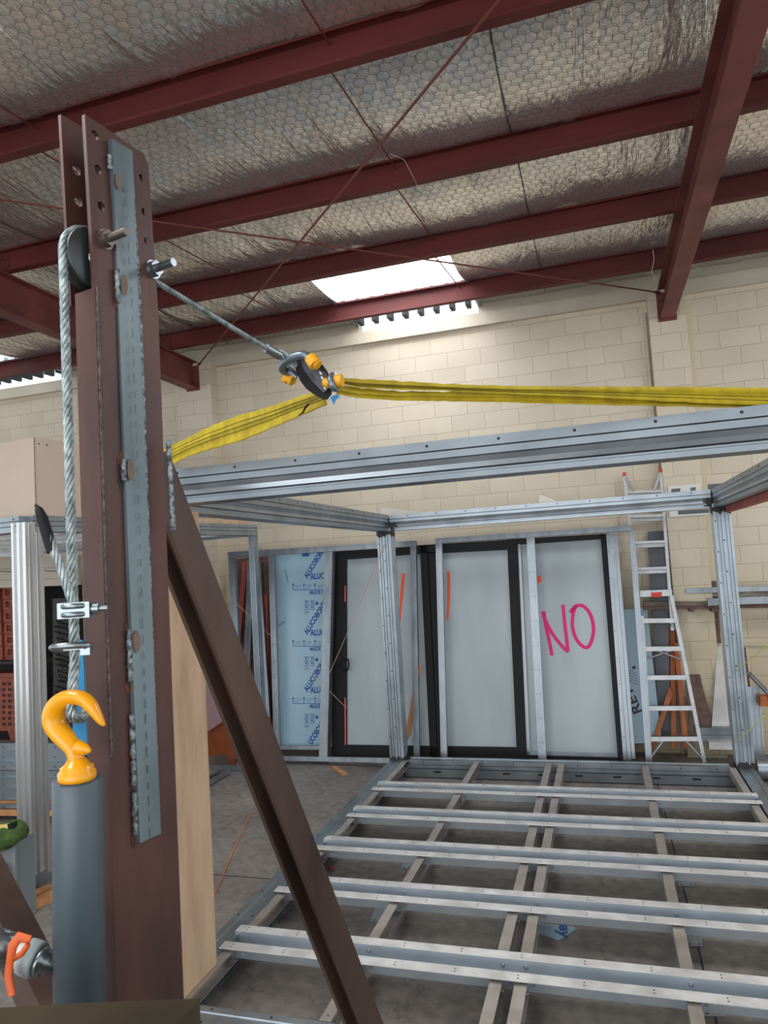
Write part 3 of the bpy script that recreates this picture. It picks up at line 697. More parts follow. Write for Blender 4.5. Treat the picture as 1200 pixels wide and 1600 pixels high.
# second raking strut low at the left, and the crossbeam at the column foot
def seg(A, B, wd, ht, up, name, m, par): b = MB(); b.bar(A, B, wd, ht, up); return b.build(name, m, par)
lA = at(-60, 1290, Y=1.5); lB = at(70, 1560, Y=1.18)
o = seg(lA, lB + (lB - lA) * 1.6, 0.068, 0.068, (0, 1, 0), 'side_strut', RUSTD, gan)
b = MB(); za = at(160, 1562, Y=0.84).z
q = [at(-60, 1578, Z=za), at(150, 1566, Z=za), at(312, 1560, Z=za)]; fr_ = Vector((0, -.17, 0)); b.poly([q[0] + fr_, q[2] + fr_ + Vector((.0, .0, 0)), q[2], q[1], q[0]], (0, 0, 1), .35)
b.build('crossbeam', mat('olive_brown_steel', srgb(74, 62, 42), 0.45, 0.2, srgb(52, 42, 30), 3, bump=.1, bscale=10), gan)
b = MB(); b.box(-1.0, -0.84, 0.84, 1.12, 0.9, at(125, 1575, Y=1.02).z - .2); b.box(-1.15, -0.62, 0.95, 1.5, 0.0, 0.05); b.box(-1.7, -1.55, 0.66, 0.78, 0, 1.2); b.box(-0.62, -0.5, 0.66, 0.78, 0, 1.2)
b.build('foot_block', RUSTD, gan)

# sheave
vm = (WB + .012 + .009) / 2
scn = CP(zpy(118, 390, 1.08), 0.024, vm)
t = thing('pulley_sheave', 'dark steel rope sheave between the cheeks at the top of the rusty column', 'pulley', tuple(scn))
b = MB(); b.lathe(scn - V * 0.016, V, [(0.012, 0), (.060, 0), (.062, .003), (.052, .010), (.0505, .016), (.052, .022), (.062, .029), (.060, .032), (0.012, .032)], 40)
b.build('grooved_wheel', mat('worn_wheel', srgb(64, 68, 68), 0.32, 0.6), t)
b = MB(); b.lathe(scn - V * 0.024, V, [(.004, 0), (.016, 0), (.016, .048), (.004, .048)], 20); b.build('hub', ZINC, t)

# wire rope
def rope_strands(b, pts, r, pitch=0.11, ns=6, step=0.006, mi=0, twist0=0):
    """laid rope: strands wound on a centre line"""
    P_ = [Vector(p) for p in pts]; L_ = [0]
    for i in range(1, len(P_)): L_.append(L_[-1] + (P_[i] - P_[i - 1]).length)
    n = max(4, int(L_[-1] / step)); cen = []; k = 0
    for i in range(n + 1):
        s = L_[-1] * i / n
        while k < len(P_) - 2 and L_[k + 1] < s: k += 1
        u = (s - L_[k]) / max(1e-9, L_[k + 1] - L_[k]); cen.append(P_[k].lerp(P_[k + 1], u))
    ref = Vector((0.2, -1, 0.1)); fr = []
    for i in range(n + 1):
        t = (cen[min(n, i + 1)] - cen[max(0, i - 1)]).normalized(); u = ref - t * ref.dot(t); u.normalize(); ref = u; fr.append((u, t.cross(u)))
    for q in range(ns):
        pts2 = []
        for i in range(n + 1):
            a = 2 * math.pi * (q / ns + (L_[-1] * i / n) / pitch) + twist0; u, w_ = fr[i]; pts2.append(cen[i] + (u * math.cos(a) + w_ * math.sin(a)) * r * 0.66)
        b.tube(pts2, r * 0.36, 6, mi)
RR = 0.0088
wheel_tan = scn - U * 0.060
b = MB(); arc = []
for a in np.linspace(math.pi, 0.15, 22): arc.append(scn + U * (0.0600 * math.cos(a)) + Vector((0, 0, 1)) * 0.060 * math.sin(a))
hookR = at(119, 1098, Y=1.01)
topR = wheel_tan
mid = topR.lerp(hookR, 0.5)
down = [hookR.lerp(topR, i / 12) for i in range(13)]
# eye round the hook bight
eye = [hookR + Vector((0.0, 0.03, -0.012)), hookR + Vector((0, 0.012, -0.03)), hookR + Vector((0, -0.012, -0.022)), hookR + Vector((0, -0.012, 0.0))]
exitp = CP(zpy(247, 424, 1.25), WA + 0.004, 0.03)
shk = at(446, 562, Y=1.62)
run = [exitp.lerp(shk, i / 10) for i in range(11)]
path = eye + down[1:] + arc
rope = None
rope_strands(b, path, RR, 0.095)
a0 = arc[-1]
rope_strands(b, [a0, a0.lerp(exitp, .5), exitp] + run[1:], 0.0062, 0.07)
rope = one('wire_rope', b, ROPE, 'twisted steel wire rope running over the column pulley, from yellow hook to sling shackle', 'rope')
# dead end tail with black tape
b = MB(); tl = [at(117, 955, Y=1.0), at(108, 925, Y=0.995), at(96, 890, Y=0.99), at(84, 858, Y=0.985), at(75, 835, Y=.985)]
rope_strands(b, tl, 0.0078, 0.09); b.build('rope_tail', ROPE, rope)
b = MB(); b.tube([at(82, 862, Y=.985), at(74, 836, Y=.985), at(66, 810, Y=.985), at(61, 797, Y=.985), at(55, 788, Y=.985)], [.0098, .0098, .0095, .007, .0015], 10)
b.build('tape_sleeve', RUBBER, rope)
# wire rope clips
def clip(c, py0, rx, name='rope_clip'):
    b = MB(); X_ = Vector((.93, .36, 0)); F_ = Vector((.36, -.93, 0))
    c = Vector(c)
    b.bar(c - X_ * rx, c + X_ * rx, 0.028, 0.026)
    for s_ in (-.007, .007):
        pts = [c + F_ * 0.004 - X_ * rx * .9 + Vector((0, 0, s_)), c + F_ * 0.017 - X_ * rx * .5 + Vector((0, 0, s_)), c + F_ * 0.019 + Vector((0, 0, s_)), c + F_ * 0.017 + X_ * rx * .5 + Vector((0, 0, s_)), c + X_ * rx * .9 + Vector((0, 0, s_))]
        b.tube(pts, 0.0045, 8)
    b.cyl(c + X_ * rx, c + X_ * (rx + 0.012), 0.010, 6); b.cyl(c + X_ * rx, c + X_ * (rx + 0.026), 0.005, 8)
    return b.build(name, ZINC, rope)
clip(at(119, 953, Y=0.995), 0, 0.026)
c = at(111, 1011, Y=1.0); b = MB(); X_ = Vector((.93, .36, 0)); F_ = Vector((.36, -.93, 0))
pts = [c + X_ * 0.030 * math.cos(a) + F_ * 0.019 * math.sin(a) + Vector((0, 0, .004 * math.sin(a))) for a in np.linspace(0, 2 * math.pi, 28, endpoint=False)]
b.tube(pts, 0.0058, 10, 0, True)
b.bar(c + X_ * 0.018 + Vector((0, 0, -.008)), c + X_ * 0.034 + Vector((0, 0, -.008)), 0.02, 0.012); b.bar(c - X_ * .008 + F_ * 0.01, c + X_ * .026 + F_ * .012, 0.006, 0.008)
b.build('rope_clip', ZINC, rope)
# turned back eye end with ferrule at the shackle
b = MB(); f0 = run[9]; d = (run[10] - run[9]).normalized(); fe = at(428, 543, Y=1.58)
b.cyl(exitp.lerp(shk, .84), exitp.lerp(shk, .95), 0.011, 12); b.build('ferrule', ZINC, rope)
b = MB(); ey = [at(436, 548, Y=1.60), at(446, 552, Y=1.61), at(458, 563, Y=1.62), at(463, 572, Y=1.63), at(457, 574, Y=1.63), at(447, 566, Y=1.62), at(436, 552, Y=1.60)]
rope_strands(b, ey, 0.006, 0.07); b.build('rope_eye', ROPE, rope)

# hydraulic cylinder with hook
cb0 = at(122, 1212, Y=1.02); cyB = at(125, 1575, Y=1.02)
cyl_t = thing('hydraulic_cylinder', 'grey painted upright hydraulic cylinder with a yellow hook on top, beside the rusty column', 'cylinder', tuple(cyB))
ax = (cb0 - cyB); Lc = ax.length; ax.normalize()
b = MB(); b.lathe(cyB - ax * 0.2, ax, [(0.0, 0), (.041, 0), (.041, Lc + .192), (.0385, Lc + .197), (.0, Lc + .198)], 48)
b.build('barrel', GREYP, cyl_t)
def hk(x, y): return at(60 + x * .2124, 900 + y * .2124, Y=1.0)
hc = [(280, 1420), (278, 1350), (262, 1280), (215, 1215), (160, 1150), (118, 1080), (118, 1005), (150, 945), (205, 905), (275, 893), (340, 912), (392, 962), (430, 1020), (462, 1070), (487, 1100)]
hr = [62, 50, 52, 60, 68, 72, 73, 70, 66, 62, 58, 52, 40, 28, 10]
def smooth_path(P_, R_, k=5):
    out = []; ro = []
    n = len(P_)
    for i in range(n - 1):
        p0 = P_[max(0, i - 1)]; p1 = P_[i]; p2 = P_[i + 1]; p3 = P_[min(n - 1, i + 2)]
        for j in range(k):
            t = j / k; out.append(0.5 * ((2 * p1) + (p2 - p0) * t + (2 * p0 - 5 * p1 + 4 * p2 - p3) * t * t + (3 * p1 - p0 - 3 * p2 + p3) * t ** 3)); ro.append(R_[i] * (1 - t) + R_[i + 1] * t)
    out.append(P_[-1]); ro.append(R_[-1]); return out, ro
pm = (at(160, 1100, Y=1.0) - at(159, 1100, Y=1.0)).length
hp, hrr = smooth_path([hk(*p) for p in hc], [r * .2124 * pm for r in hr])
vdir = (Vector(CAM) - hk(200, 1000)).normalized()
hook = MB(); hook.tube(hp, hrr, 20, 0, False, 0.78, None)
# side nub
hook.tube([hk(290, 1262), hk(345, 1275), hk(382, 1288)], [.013, .009, .003], 12)
hook.lathe(hk(285, 1495), ax, [(0, 0), (.0295, 0), (.0305, .004), (.030, .013), (.0265, .016), (.0265, .021), (.020, .025), (.014, .034), (.0, .036)], 36)
hk_o = hook.build('hook', YEL, cyl_t); hk_o['label'] = 'yellow lifting hook'
cA = at(-30, 1468, Y=0.98); cB = at(96, 1514, Y=1.0); dc = (cB - cA).normalized(); Lh = (cB - cA).length
b = MB()
b.lathe(cA, dc, [(0, 0), (.026, 0), (.026, Lh * .38), (.022, Lh * .39), (.022, Lh * .46), (0, Lh * .46)], 24); b.build('coupler_body', ZINC, cyl_t)
b = MB(); b.cyl(cA + dc * Lh * .46, cA + dc * Lh * .56, .021, 6); o = b.build('hex_nut', WHITE, cyl_t); o['label'] = 'pale hexagonal nut'
b = MB(); b.lathe(cA + dc * Lh * .56, dc, [(0, 0), (.027, 0), (.028, Lh * .05), (.028, Lh * .14), (.025, Lh * .16), (0, Lh * .16)], 24, 0); b.build('coupler_collar', mat('grey_ring', srgb(160, 170, 172), .4), cyl_t)
b = MB(); b.lathe(cA + dc * Lh * .72, dc, [(0, 0), (.022, 0), (.022, Lh * .06), (.015, Lh * .08), (.016, Lh * .14), (.013, Lh * .15), (.013, Lh * .3), (0, Lh * .3)], 20); b.build('coupler_tail', ZINC, cyl_t)
b = MB(); b.tube([at(48, 1468, Y=.955), at(30, 1464, Y=.95), at(20, 1478, Y=.945), at(16, 1500, Y=.945), at(13, 1525, Y=.945), at(19, 1556, Y=.94)], [.006, .0085, .0085, .0075, .0075, .007], 10, flat=0.45)
b.tube([at(30, 1468, Y=.95), at(18, 1484, Y=.948), at(20, 1500, Y=.948), at(34, 1490, Y=.946), at(44, 1476, Y=.95)], .005, 8)
one('safety_strap', b, ORST, 'orange rubber strap looped round the hydraulic coupler at the lower left', 'strap')
b = MB(); q = [at(121, 1000, Y=1.062), at(129, 1000, Y=1.062), at(137, 1180, Y=1.055), at(110, 1180, Y=1.055), at(118, 1080, Y=1.06)]
b.poly(q, (0.36, -.93, 0), 0.002); one('blue_strap', b, BLUEST, 'bright blue webbing strap hanging behind the yellow hook', 'strap')

# ================================================================== SLING AND SHACKLE ASSEMBLY
sm = thing('snatch_block', 'black snatch ring with grey shackles and yellow pins joining wire rope and yellow slings', 'lifting gear', tuple(at(490, 590, Y=1.66)))
def sk(x, y, Y=1.64): return at(400 + x * .15, 520 + y * .15, Y=Y)
# body: thick curved plate
out = [(405, 260), (450, 215), (520, 190), (570, 225), (640, 290), (700, 340), (745, 405), (775, 470), (790, 560), (790, 640), (740, 700), (690, 690), (600, 640), (520, 580), (460, 500), (415, 400)]
b = MB(); nv = (Vector(CAM) - sk(600, 450)).normalized()
b.poly([sk(x, y) for x, y in out], nv, 0.05); b.build('block_body', RUBBER, sm)
inn = [(470, 290), (520, 280), (590, 330), (650, 370), (720, 430), (745, 500), (740, 600), (700, 620), (640, 560), (590, 510), (540, 440), (490, 370)]
b = MB(); b.poly([sk(x, y, 1.632) for x, y in inn], nv, 0.006); b.build('side_plate', mat('graphite_plate', srgb(70, 72, 78), .4, .3), sm)
for hole in ([(690, 385), (730, 420), (755, 470), (740, 485), (705, 460)], [(560, 410), (590, 430), (605, 500), (580, 490), (550, 450)]):
    pass
b = MB(); b.poly([sk(x, y, 1.630) for x, y in ((695, 385), (735, 425), (762, 475), (735, 480), (705, 455))], nv, 0.002); b.poly([sk(x, y, 1.630) for x, y in ((548, 410), (592, 432), (607, 500), (575, 485))], nv, 0.002); b.build('window_recess', mat('maroon_recess', srgb(56, 34, 36), .5), sm)
b = MB()
for i, (x, y) in enumerate(((655, 400), (672, 450), (688, 500), (700, 555))):
    b.poly([sk(x + dx, y + dy, 1.630) for dx, dy in ((0, 0), (22, 8), (34, 38), (10, 30))], nv, 0.002)
b.build('white_marking', WHITE, sm)
STL = mat('forged_grey', srgb(112, 122, 132), 0.32, 0.6)
b = MB(); p, r = smooth_path([sk(600, 330, 1.61), sk(560, 280, 1.60), sk(500, 235, 1.595), (sk(420, 245, 1.60)), sk(340, 275, 1.61), sk(285, 320, 1.63), sk(270, 370, 1.65), sk(310, 400, 1.67), sk(380, 430, 1.68), sk(420, 470, 1.685)], [.010, .0105, .011, .011, .0105, .0105, .011, .012, .012, .012]); b.tube(p, r, 14); b.build('bow_shackle', STL, sm)
b = MB(); b.cyl(sk(572, 270, 1.60), sk(650, 340, 1.60), .0125, 8); b.cyl(sk(565, 262, 1.60), sk(620, 335, 1.596), .0165, 8); b.cyl(sk(300, 455, 1.68), sk(385, 505, 1.68), .0125, 6); b.cyl(sk(278, 480, 1.68), sk(320, 500, 1.68), .008, 8); b.cyl(sk(360, 480, 1.68), sk(390, 500, 1.68), .016, 6)
b.build('shackle_pin', YBOLT, sm)
b = MB(); p, r = smooth_path([sk(800, 440, 1.61), sk(780, 470, 1.60), sk(785, 520, 1.595), sk(805, 570, 1.60), sk(830, 580, 1.62), sk(842, 530, 1.62), sk(835, 470, 1.62), sk(812, 442, 1.61)], [.0085] * 8); b.tube(p, r, 12); b.build('small_shackle', STL, sm)
b = MB(); b.cyl(sk(718, 515, 1.615), sk(775, 530, 1.612), .0125, 8); b.cyl(sk(830, 505, 1.612), sk(900, 495, 1.612), .0165, 8); b.cyl(sk(775, 520, 1.612), sk(840, 510, 1.612), .008, 8)
b.build('small_shackle_pin', YBOLT, sm)
# slings
def web(name, rows, label, stripes=(), cat='sling'):
    """ruffled flat webbing: rows of (top px, bottom px, Y)"""
    b = MB(); vs = []; n = len(rows); m_ = 12
    # densify
    R_ = []
    for i in range(n - 1):
        k = 10
        for j in range(k):
            t = j / k; a = rows[i]; c = rows[i + 1]; R_.append(tuple(a[q] * (1 - t) + c[q] * t for q in range(5)))
    R_.append(rows[-1]); n = len(R_)
    for s_ in (0, 1):
        for i, (x, yt, x2, yb, Y) in enumerate(R_):
            for j in range(m_ + 1):
                u = j / m_; fold = 0.006 * math.sin(u * 9 + i * .05) + 0.004 * nz(i * .35, u * 3)
                edge = (1.6 * nz(i * .5, 9) * (1 - u) + 1.6 * nz(i * .6, 4) * u)
                p = at(x + (x2 - x) * u, yt + (yb - yt) * u + edge, Y=Y + fold + s_ * 0.006); vs.append(p)
    fs = []; mi = []; off = n * (m_ + 1)
    for i in range(n - 1):
        for j in range(m_):
            a = i * (m_ + 1) + j; fs.append((a, a + 1, a + m_ + 2, a + m_ + 1)); fs.append(tuple(off + q for q in (a, a + m_ + 1, a + m_ + 2, a + 1)))
    for i in range(n - 1):
        for j in (0, m_):
            a = i * (m_ + 1) + j; fs.append((a, a + m_ + 1, a + m_ + 1 + off, a + off))
    for i in (0, n - 1):
        for j in range(m_):
            a = i * (m_ + 1) + j; fs.append((a, a + 1, a + 1 + off, a + off))
    b.add(vs, fs, 0, True)
    for u in stripes:
        pts = []
        for i, (x, yt, x2, yb, Y) in enumerate(R_):
            fold = 0.006 * math.sin(u * 9 + i * .05) + 0.004 * nz(i * .35, u * 3)
            pts.append(at(x + (x2 - x) * u, yt + (yb - yt) * u, Y=Y + fold - 0.002))
        b.tube(pts, 0.0012, 5, 1)
    return one(name, b, [SLING, SLINGD], label, cat)
web('lifting_sling', [(250, 705, 258, 732, 2.78), (285, 688, 292, 714, 2.68), (320, 670, 330, 702, 2.5), (370, 650, 380, 688, 2.3), (420, 636, 428, 668, 2.1), (460, 622, 470, 650, 1.9), (500, 610, 512, 632, 1.7)], 'yellow webbing sling from the snatch block down to the left, vanishing behind the column', (0.25, 0.42, 0.58))
web('lifting_sling', [(524, 590, 526, 598, 1.66), (560, 592, 560, 606, 1.75), (620, 595, 620, 609, 1.9), (700, 600, 700, 611, 2.1), (800, 603, 800, 616, 2.3), (900, 604, 900, 620, 2.5), (1050, 604, 1050, 628, 2.75), (1230, 606, 1230, 636, 2.95), (1400, 616, 1400, 648, 3.0)], 'upper strand of the yellow webbing sling running to the right edge', (0.5, 0.7))
web('lifting_sling', [(526, 600, 526, 616, 1.67), (560, 606, 560, 622, 1.77), (620, 611, 620, 626, 1.92), (700, 612, 700, 627, 2.12), (800, 613, 800, 629, 2.32), (900, 617, 900, 632, 2.52), (1050, 620, 1050, 635, 2.78), (1230, 626, 1230, 638, 2.98), (1400, 636, 1400, 650, 3.03)], 'lower strand of the yellow webbing sling running to the right edge', ())
b = MB(); b.poly([sk(775, 670), sk(840, 640), sk(880, 665), sk(840, 690), (sk(812, 755))], nv, 0.003); one('sling_tag', b, BLUEST, 'small blue tag hanging from the snatch block', 'tag')
b = MB(); b.tube([sk(545, 745, 1.72), sk(510, 785, 1.70), sk(490, 830, 1.69), sk(440, 862, 1.69)], [.003, .003, .0025, .001], 6); one('frayed_rope_end', b, RUBBER, 'short black cord end dangling under the left yellow sling', 'cord')

# ================================================================== BACK WALL STOCK: doors, frames, panels
D = Plane(7.56, 7.88); F = Plane(7.40, 7.70); PN = Plane(7.50, 7.80)
def qbar(b, pl, x0, y0, x1, y1, wpx, th, off=0, mi=0):
    """bar given by its two end centre pixels and width in pixels (horizontal for uprights)"""
    if abs(y1 - y0) > abs(x1 - x0): q = [(x0 - wpx / 2, y0), (x0 + wpx / 2, y0), (x1 + wpx / 2, y1), (x1 - wpx / 2, y1)]
    else: q = [(x0, y0 - wpx / 2), (x1, y1 - wpx / 2), (x1, y1 + wpx / 2), (x0, y0 + wpx / 2)]
    b.slab(pl, q, th, off, mi)
# sliding door, left
d1 = thing('sliding_door', 'black framed sliding door with a D handle, leaning by the blue lettered panel', 'door', tuple(D.at(595, 1184)))
b = MB(); b.slab(D, [(521, 861), (541, 860), (541, 1182), (519, 1182)], .09, .03); b.slab(D, [(541, 860), (668, 851), (668, 864), (541, 874)], .09, .03)
b.slab(D, [(541, 1164), (683, 1166), (683, 1184), (541, 1182)], .09, .03); b.slab(D, [(656, 852), (667, 851), (684, 1184), (672, 1184)], .09, .03)
b.build('door_frame', BLKFR, d1)
b = MB(); b.slab(D, [(540, 873), (658, 864), (673, 1168), (541, 1166)], .02, -.005); o = b.build('door_panel', FILM, d1); o['label'] = 'glass under milky protective film'
b = MB(); b.slab(D, [(528, 1026), (535, 1026), (535, 1050), (529, 1050)], .012, .042)
hp_ = [D.at(538, 1030, .035), D.at(543, 1030, .085), D.at(545, 1034, .09), D.at(545, 1042, .09), D.at(543, 1047, .085), D.at(538, 1048, .035)]; b.tube(hp_, .010, 8); b.tube([D.at(531, 1033, .05), D.at(531, 1044, .055)], .012, 8); b.build('door_handle', BLKFR, d1)
b = MB(); b.slab(D, [(538.6, 915), (540, 915), (540, 940), (538.6, 940)], .004, .034); b.slab(D, [(538.4, 1090), (540, 1090), (540.4, 1164), (538.8, 1164)], .004, .034); b.build('red_sealing_tape', ORSP, d1)
b = MB(); b.slab(D, [(628, 896), (633, 896), (630, 930), (625.5, 974), (623.5, 974), (625, 930)], .0008, -.0042); b.build('orange_spray_mark', ORSP, d1)
# sliding door, right (two lights)
d2 = thing('sliding_door', 'wide black framed sliding door with NO sprayed in pink on its right light', 'door', tuple(D.at(820, 1188)))
b = MB(); b.slab(D, [(669, 851), (800, 843), (800, 858), (669, 865)], .09, .032); b.slab(D, [(669, 862), (679, 862), (696, 1186), (685, 1186)], .09, .032)
b.slab(D, [(792, 843), (808, 842), (823, 1187), (808, 1187)], .10, .034); b.slab(D, [(694, 1166), (810, 1168), (810, 1186), (695, 1185)], .09, .032)
b.slab(D, [(808, 842), (946, 834), (946, 841), (808, 850)], .09, .03); b.slab(D, [(938, 834), (949, 834), (978, 1190), (966, 1190)], .09, .03); b.slab(D, [(822, 1180), (968, 1184), (968, 1190), (822, 1188)], .09, .03)
b.build('door_frame', BLKFR, d2)
b = MB(); b.slab(D, [(677, 865), (793, 857), (809, 1169), (694, 1167)], .02, -.005); b.build('door_panel', FILM, d2)['label'] = 'left light under milky film'
b = MB(); b.slab(D, [(812, 849), (940, 839), (968, 1180), (828, 1174)], .02, -.03); b.build('door_panel', FILM, d2)['label'] = 'right light under milky film'
b = MB(); b.slab(D, [(804, 847), (813, 846), (829, 1184), (821, 1184)], .04, .004); b.slab(D, [(822, 1174), (967, 1178), (967, 1184), (822, 1181)], .04, .004); b.build('door_track', GALV, d2)
b = MB(); b.slab(D, [(698.5, 893), (703, 893), (703.5, 930), (700.5, 968), (697.5, 968), (699, 930)], .0008, -.0042); b.slab(D, [(838, 900), (845, 900), (846, 908), (840, 913)], .0008, -.0292)
b.build('orange_spray_mark', ORSP, d2)
def stroke(b, pts, wpx, off, closed=False):
    P_ = [D.at(740 + x * .2437, 820 + y * .2437, off) for x, y in pts]; P_, _ = smooth_path(P_, [1] * len(P_), 4)
    b.tube(P_, wpx * 0.0068 / 2, 8, 0, False, 0.15, upv=tuple(np.cross(D.n, [1, 0, 0])) if False else None) if False else None
    n = Vector(D.n); vs = []
    hw = wpx * .0068 / 2
    for i, p in enumerate(P_):
        t = (P_[min(len(P_) - 1, i + 1)] - P_[max(0, i - 1)]).normalized(); s_ = t.cross(n)
        vs += [p + s_ * hw, p - s_ * hw, p + s_ * hw + n * .0008, p - s_ * hw + n * .0008]
    k = len(P_)
    fs = []
    for i in range(k - 1):
        a = i * 4; c_ = a + 4; fs += [(a + 2, a + 3, c_ + 3, c_ + 2), (a, c_, c_ + 1, a + 1), (a, a + 2, c_ + 2, c_), (a + 1, c_ + 1, c_ + 3, a + 3)]
    fs += [(0, 1, 3, 2), ((k - 1) * 4, (k - 1) * 4 + 2, (k - 1) * 4 + 3, (k - 1) * 4 + 1)]
    b.add(vs, fs)
b = MB()
for off, seg_ in ((-.0295, [(503, 838), (480, 720), (462, 640), (450, 556)]), (-.0293, [(450, 556), (448, 585), (500, 690), (560, 770), (605, 815)]), (-.0291, [(605, 815), (596, 730), (583, 620), (573, 512)]), (-.0289, [(618, 562), (655, 522), (700, 520), (740, 560), (763, 620), (768, 690), (750, 760), (722, 788), (680, 762), (648, 710), (633, 640), (640, 560), (660, 516)])):
    stroke(b, seg_, 5.4, off)
b.build('sprayed_lettering', MAG, d2)['label'] = 'pink spray painted word NO'
# blue lettered composite panel
bp_ = thing('composite_panel', 'pale blue film covered panel printed with repeated blue lettering, left of the doors', 'panel', tuple(PN.at(470, 1166)))
b = MB(); b.slab(PN, [(427, 868), (517, 861), (511, 1167), (428, 1166)], .006, 0); b.build('panel_sheet', BLUEP, bp_)
b = MB(); R_ = Vector(PN.r); UPV = Vector(PN.up); mpx = (PN.at(480, 1000) - PN.at(479, 1000)).length
def ptext(body, x, y, ang, hpx, ln, off=.0012, bold=.0):
    a = math.radians(ang); rr = R_ * math.cos(a) + UPV * math.sin(a); uu = UPV * math.cos(a) - R_ * math.sin(a)
    put_text(b, body, PN.at(x, y, off), rr, uu, hpx * mpx, bold, 0, 1, ln * mpx)
tilt = 3.5
for k, y0 in enumerate((905, 993, 1082.5)):
    ptext('ALUCOBOND', 480.5 , y0 - 1, 55, 8.2, (51, 54, 54)[k], bold=.004)
    ptext('ALUCO', 485, y0, 0, 8.6, 29, bold=.004)
    ptext('MADE IN', 484, y0 + 24, 0, 5.6, 25, bold=.002)
    for q in range(3):
        xx = 458 + q * 17; b.slab(PN, [(xx - .5, y0 + 8), (xx + .5, y0 + 8), (xx + .5, y0 + 17), (xx - .5, y0 + 17)], .0005, .001); b.slab(PN, [(xx - 1.8, y0 + 9.5), (xx, y0 + 6), (xx + 1.8, y0 + 9.5)], .0005, .001)
        for l in range(3): b.slab(PN, [(xx + 3, y0 + 9 + l * 2.3), (xx + 13 - 3 * (l == 2), y0 + 9 + l * 2.3), (xx + 13 - 3 * (l == 2), y0 + 9.5 + l * 2.3), (xx + 3, y0 + 9.5 + l * 2.3)], .0003, .001)
    b.slab(PN, [(457.5, y0 + 16.3), (507, y0 + 16.3), (507, y0 + 17.3), (457.5, y0 + 17.3)], .0005, .001)
    # handling pictograms
    yy = y0 + 33
    for (gx, gy) in ((475, 0), (484, 0), (475, 8), (484, 8)):
        x0_, y0_ = gx, yy + gy
        for q in ([(0, 0), (7, 0), (7, .8), (0, .8)], [(0, 6), (7, 6), (7, 6.8), (0, 6.8)], [(6.2, 0), (7, 0), (7, 6.8), (6.2, 6.8)]): b.slab(PN, [(x0_ + a, y0_ + c) for a, c in q], .0005, .001)
        b.slab(PN, [(x0_ + 1.5, y0_ + 2), (x0_ + 5.5, y0_ + 2), (x0_ + 3.5, y0_ + 5)], .0005, .001)
    b.slab(PN, [(495 + 2.5 * math.sin(a), yy + 5 - (3.4 if math.cos(a) > .9 else 2.6) * math.cos(a)) for a in np.linspace(0, 2 * math.pi, 10, endpoint=False)], .0005, .001)
    for l in range(3): b.slab(PN, [(475, yy + 17 + l * 1.6), (483, yy + 17 + l * 1.6), (483, yy + 17.6 + l * 1.6), (475, yy + 17.6 + l * 1.6)], .0005, .001)
ptext('UCOBOND', 487, 1164, 55, 8.2, 38, bold=.004)
b.slab(PN, [(472, 864.9), (483, 864.2), (483, 869), (472, 869.6)], .0005, .001)
b.build('printed_lettering', BLUETX, bp_)['label'] = 'blue printed brand lettering and handling symbols'
b = MB()
for (sx_, sy_) in ((445, 890), (432, 978)):
    for q in range(7):
        x_ = sx_ + q * 2 * (1 if sx_ == 432 else .3); y_ = sy_ + q * (3 if sx_ == 445 else 1.3) * (1 if sx_ == 445 else -1)
        b.slab(PN, [(x_, y_), (x_ + .8, y_ - .5), (x_ + 2.2, y_ + 2.2), (x_ + 1.5, y_ + 2.8)], .0004, .001)
b.build('pencil_note', GREYTX, bp_)
# galvanised stud frames leaning in front
def stud(b, pl, x0, y0, x1, y1, wpx, off=0.05, ribs=True, th=.045):
    qbar(b, pl, x0, y0, x1, y1, wpx, th, off)
    if ribs:
        if abs(y1 - y0) > abs(x1 - x0):
            qbar(b, pl, x0 - wpx * .36, y0, x1 - wpx * .36, y1, wpx * .18, .005, off + .006); qbar(b, pl, x0 + wpx * .36, y0, x1 + wpx * .36, y1, wpx * .18, .005, off + .006)
        else:
            qbar(b, pl, x0, y0 - wpx * .36, x1, y1 - wpx * .36, wpx * .18, .005, off + .006); qbar(b, pl, x0, y0 + wpx * .36, x1, y1 + wpx * .36, wpx * .18, .005, off + .006)
def screws(b, pl, x0, y0, x1, y1, n, off, dx=2.0, mi=1):
    for k in range(n):
        t = (k + .3) / n; x = x0 + (x1 - x0) * t; y = y0 + (y1 - y0) * t
        for s_ in (-dx, dx): b.disc(pl.at(x + s_, y, off), pl.n, .005, .001, mi, 6)
sf = thing('stud_frame', 'galvanised metal stud frame around the blue lettered panel, its foot rail on the floor', 'frame', tuple(F.at(500, 1190)))
def part(fn, name, par, mats=None, label=None):
    b = MB(); fn(b); o = b.build(name, mats or [GALV, DARK], par)
    if label: o['label'] = label
    return o
part(lambda b: (stud(b, F, 356, 867, 650, 849, 9, .06)), 'head_rail', sf)
part(lambda b: (stud(b, F, 361, 867, 378, 1185, 10, .05), screws(b, F, 361, 870, 378, 1185, 10, .056, 0)), 'stud', sf)
part(lambda b: (stud(b, F, 424, 868, 433, 1184, 9, .05), screws(b, F, 424, 870, 433, 1180, 12, .056, 0)), 'stud', sf)
part(lambda b: (qbar(b, F, 513, 857, 504.5, 1190, 13, .09, .05), screws(b, F, 517, 880, 511, 1180, 8, .051, 0)), 'wide_stud', sf)
part(lambda b: (stud(b, F, 645.5, 851, 651, 1188, 9, .05)), 'stud', sf)
part(lambda b: (stud(b, F, 384, 1184, 700, 1190, 7.5, .06)), 'foot_rail', sf)
part(lambda b: (stud(b, F, 430, 1168, 500, 1168.5, 6, .03)), 'foot_angle', sf)
sf2 = thing('stud_frame', 'galvanised metal stud frame leaning in front of the pink lettered door, beside the ladder', 'frame', tuple(F.at(850, 1192)))
part(lambda b: (stud(b, F, 680, 845, 987, 825, 8, .06)), 'head_rail', sf2)
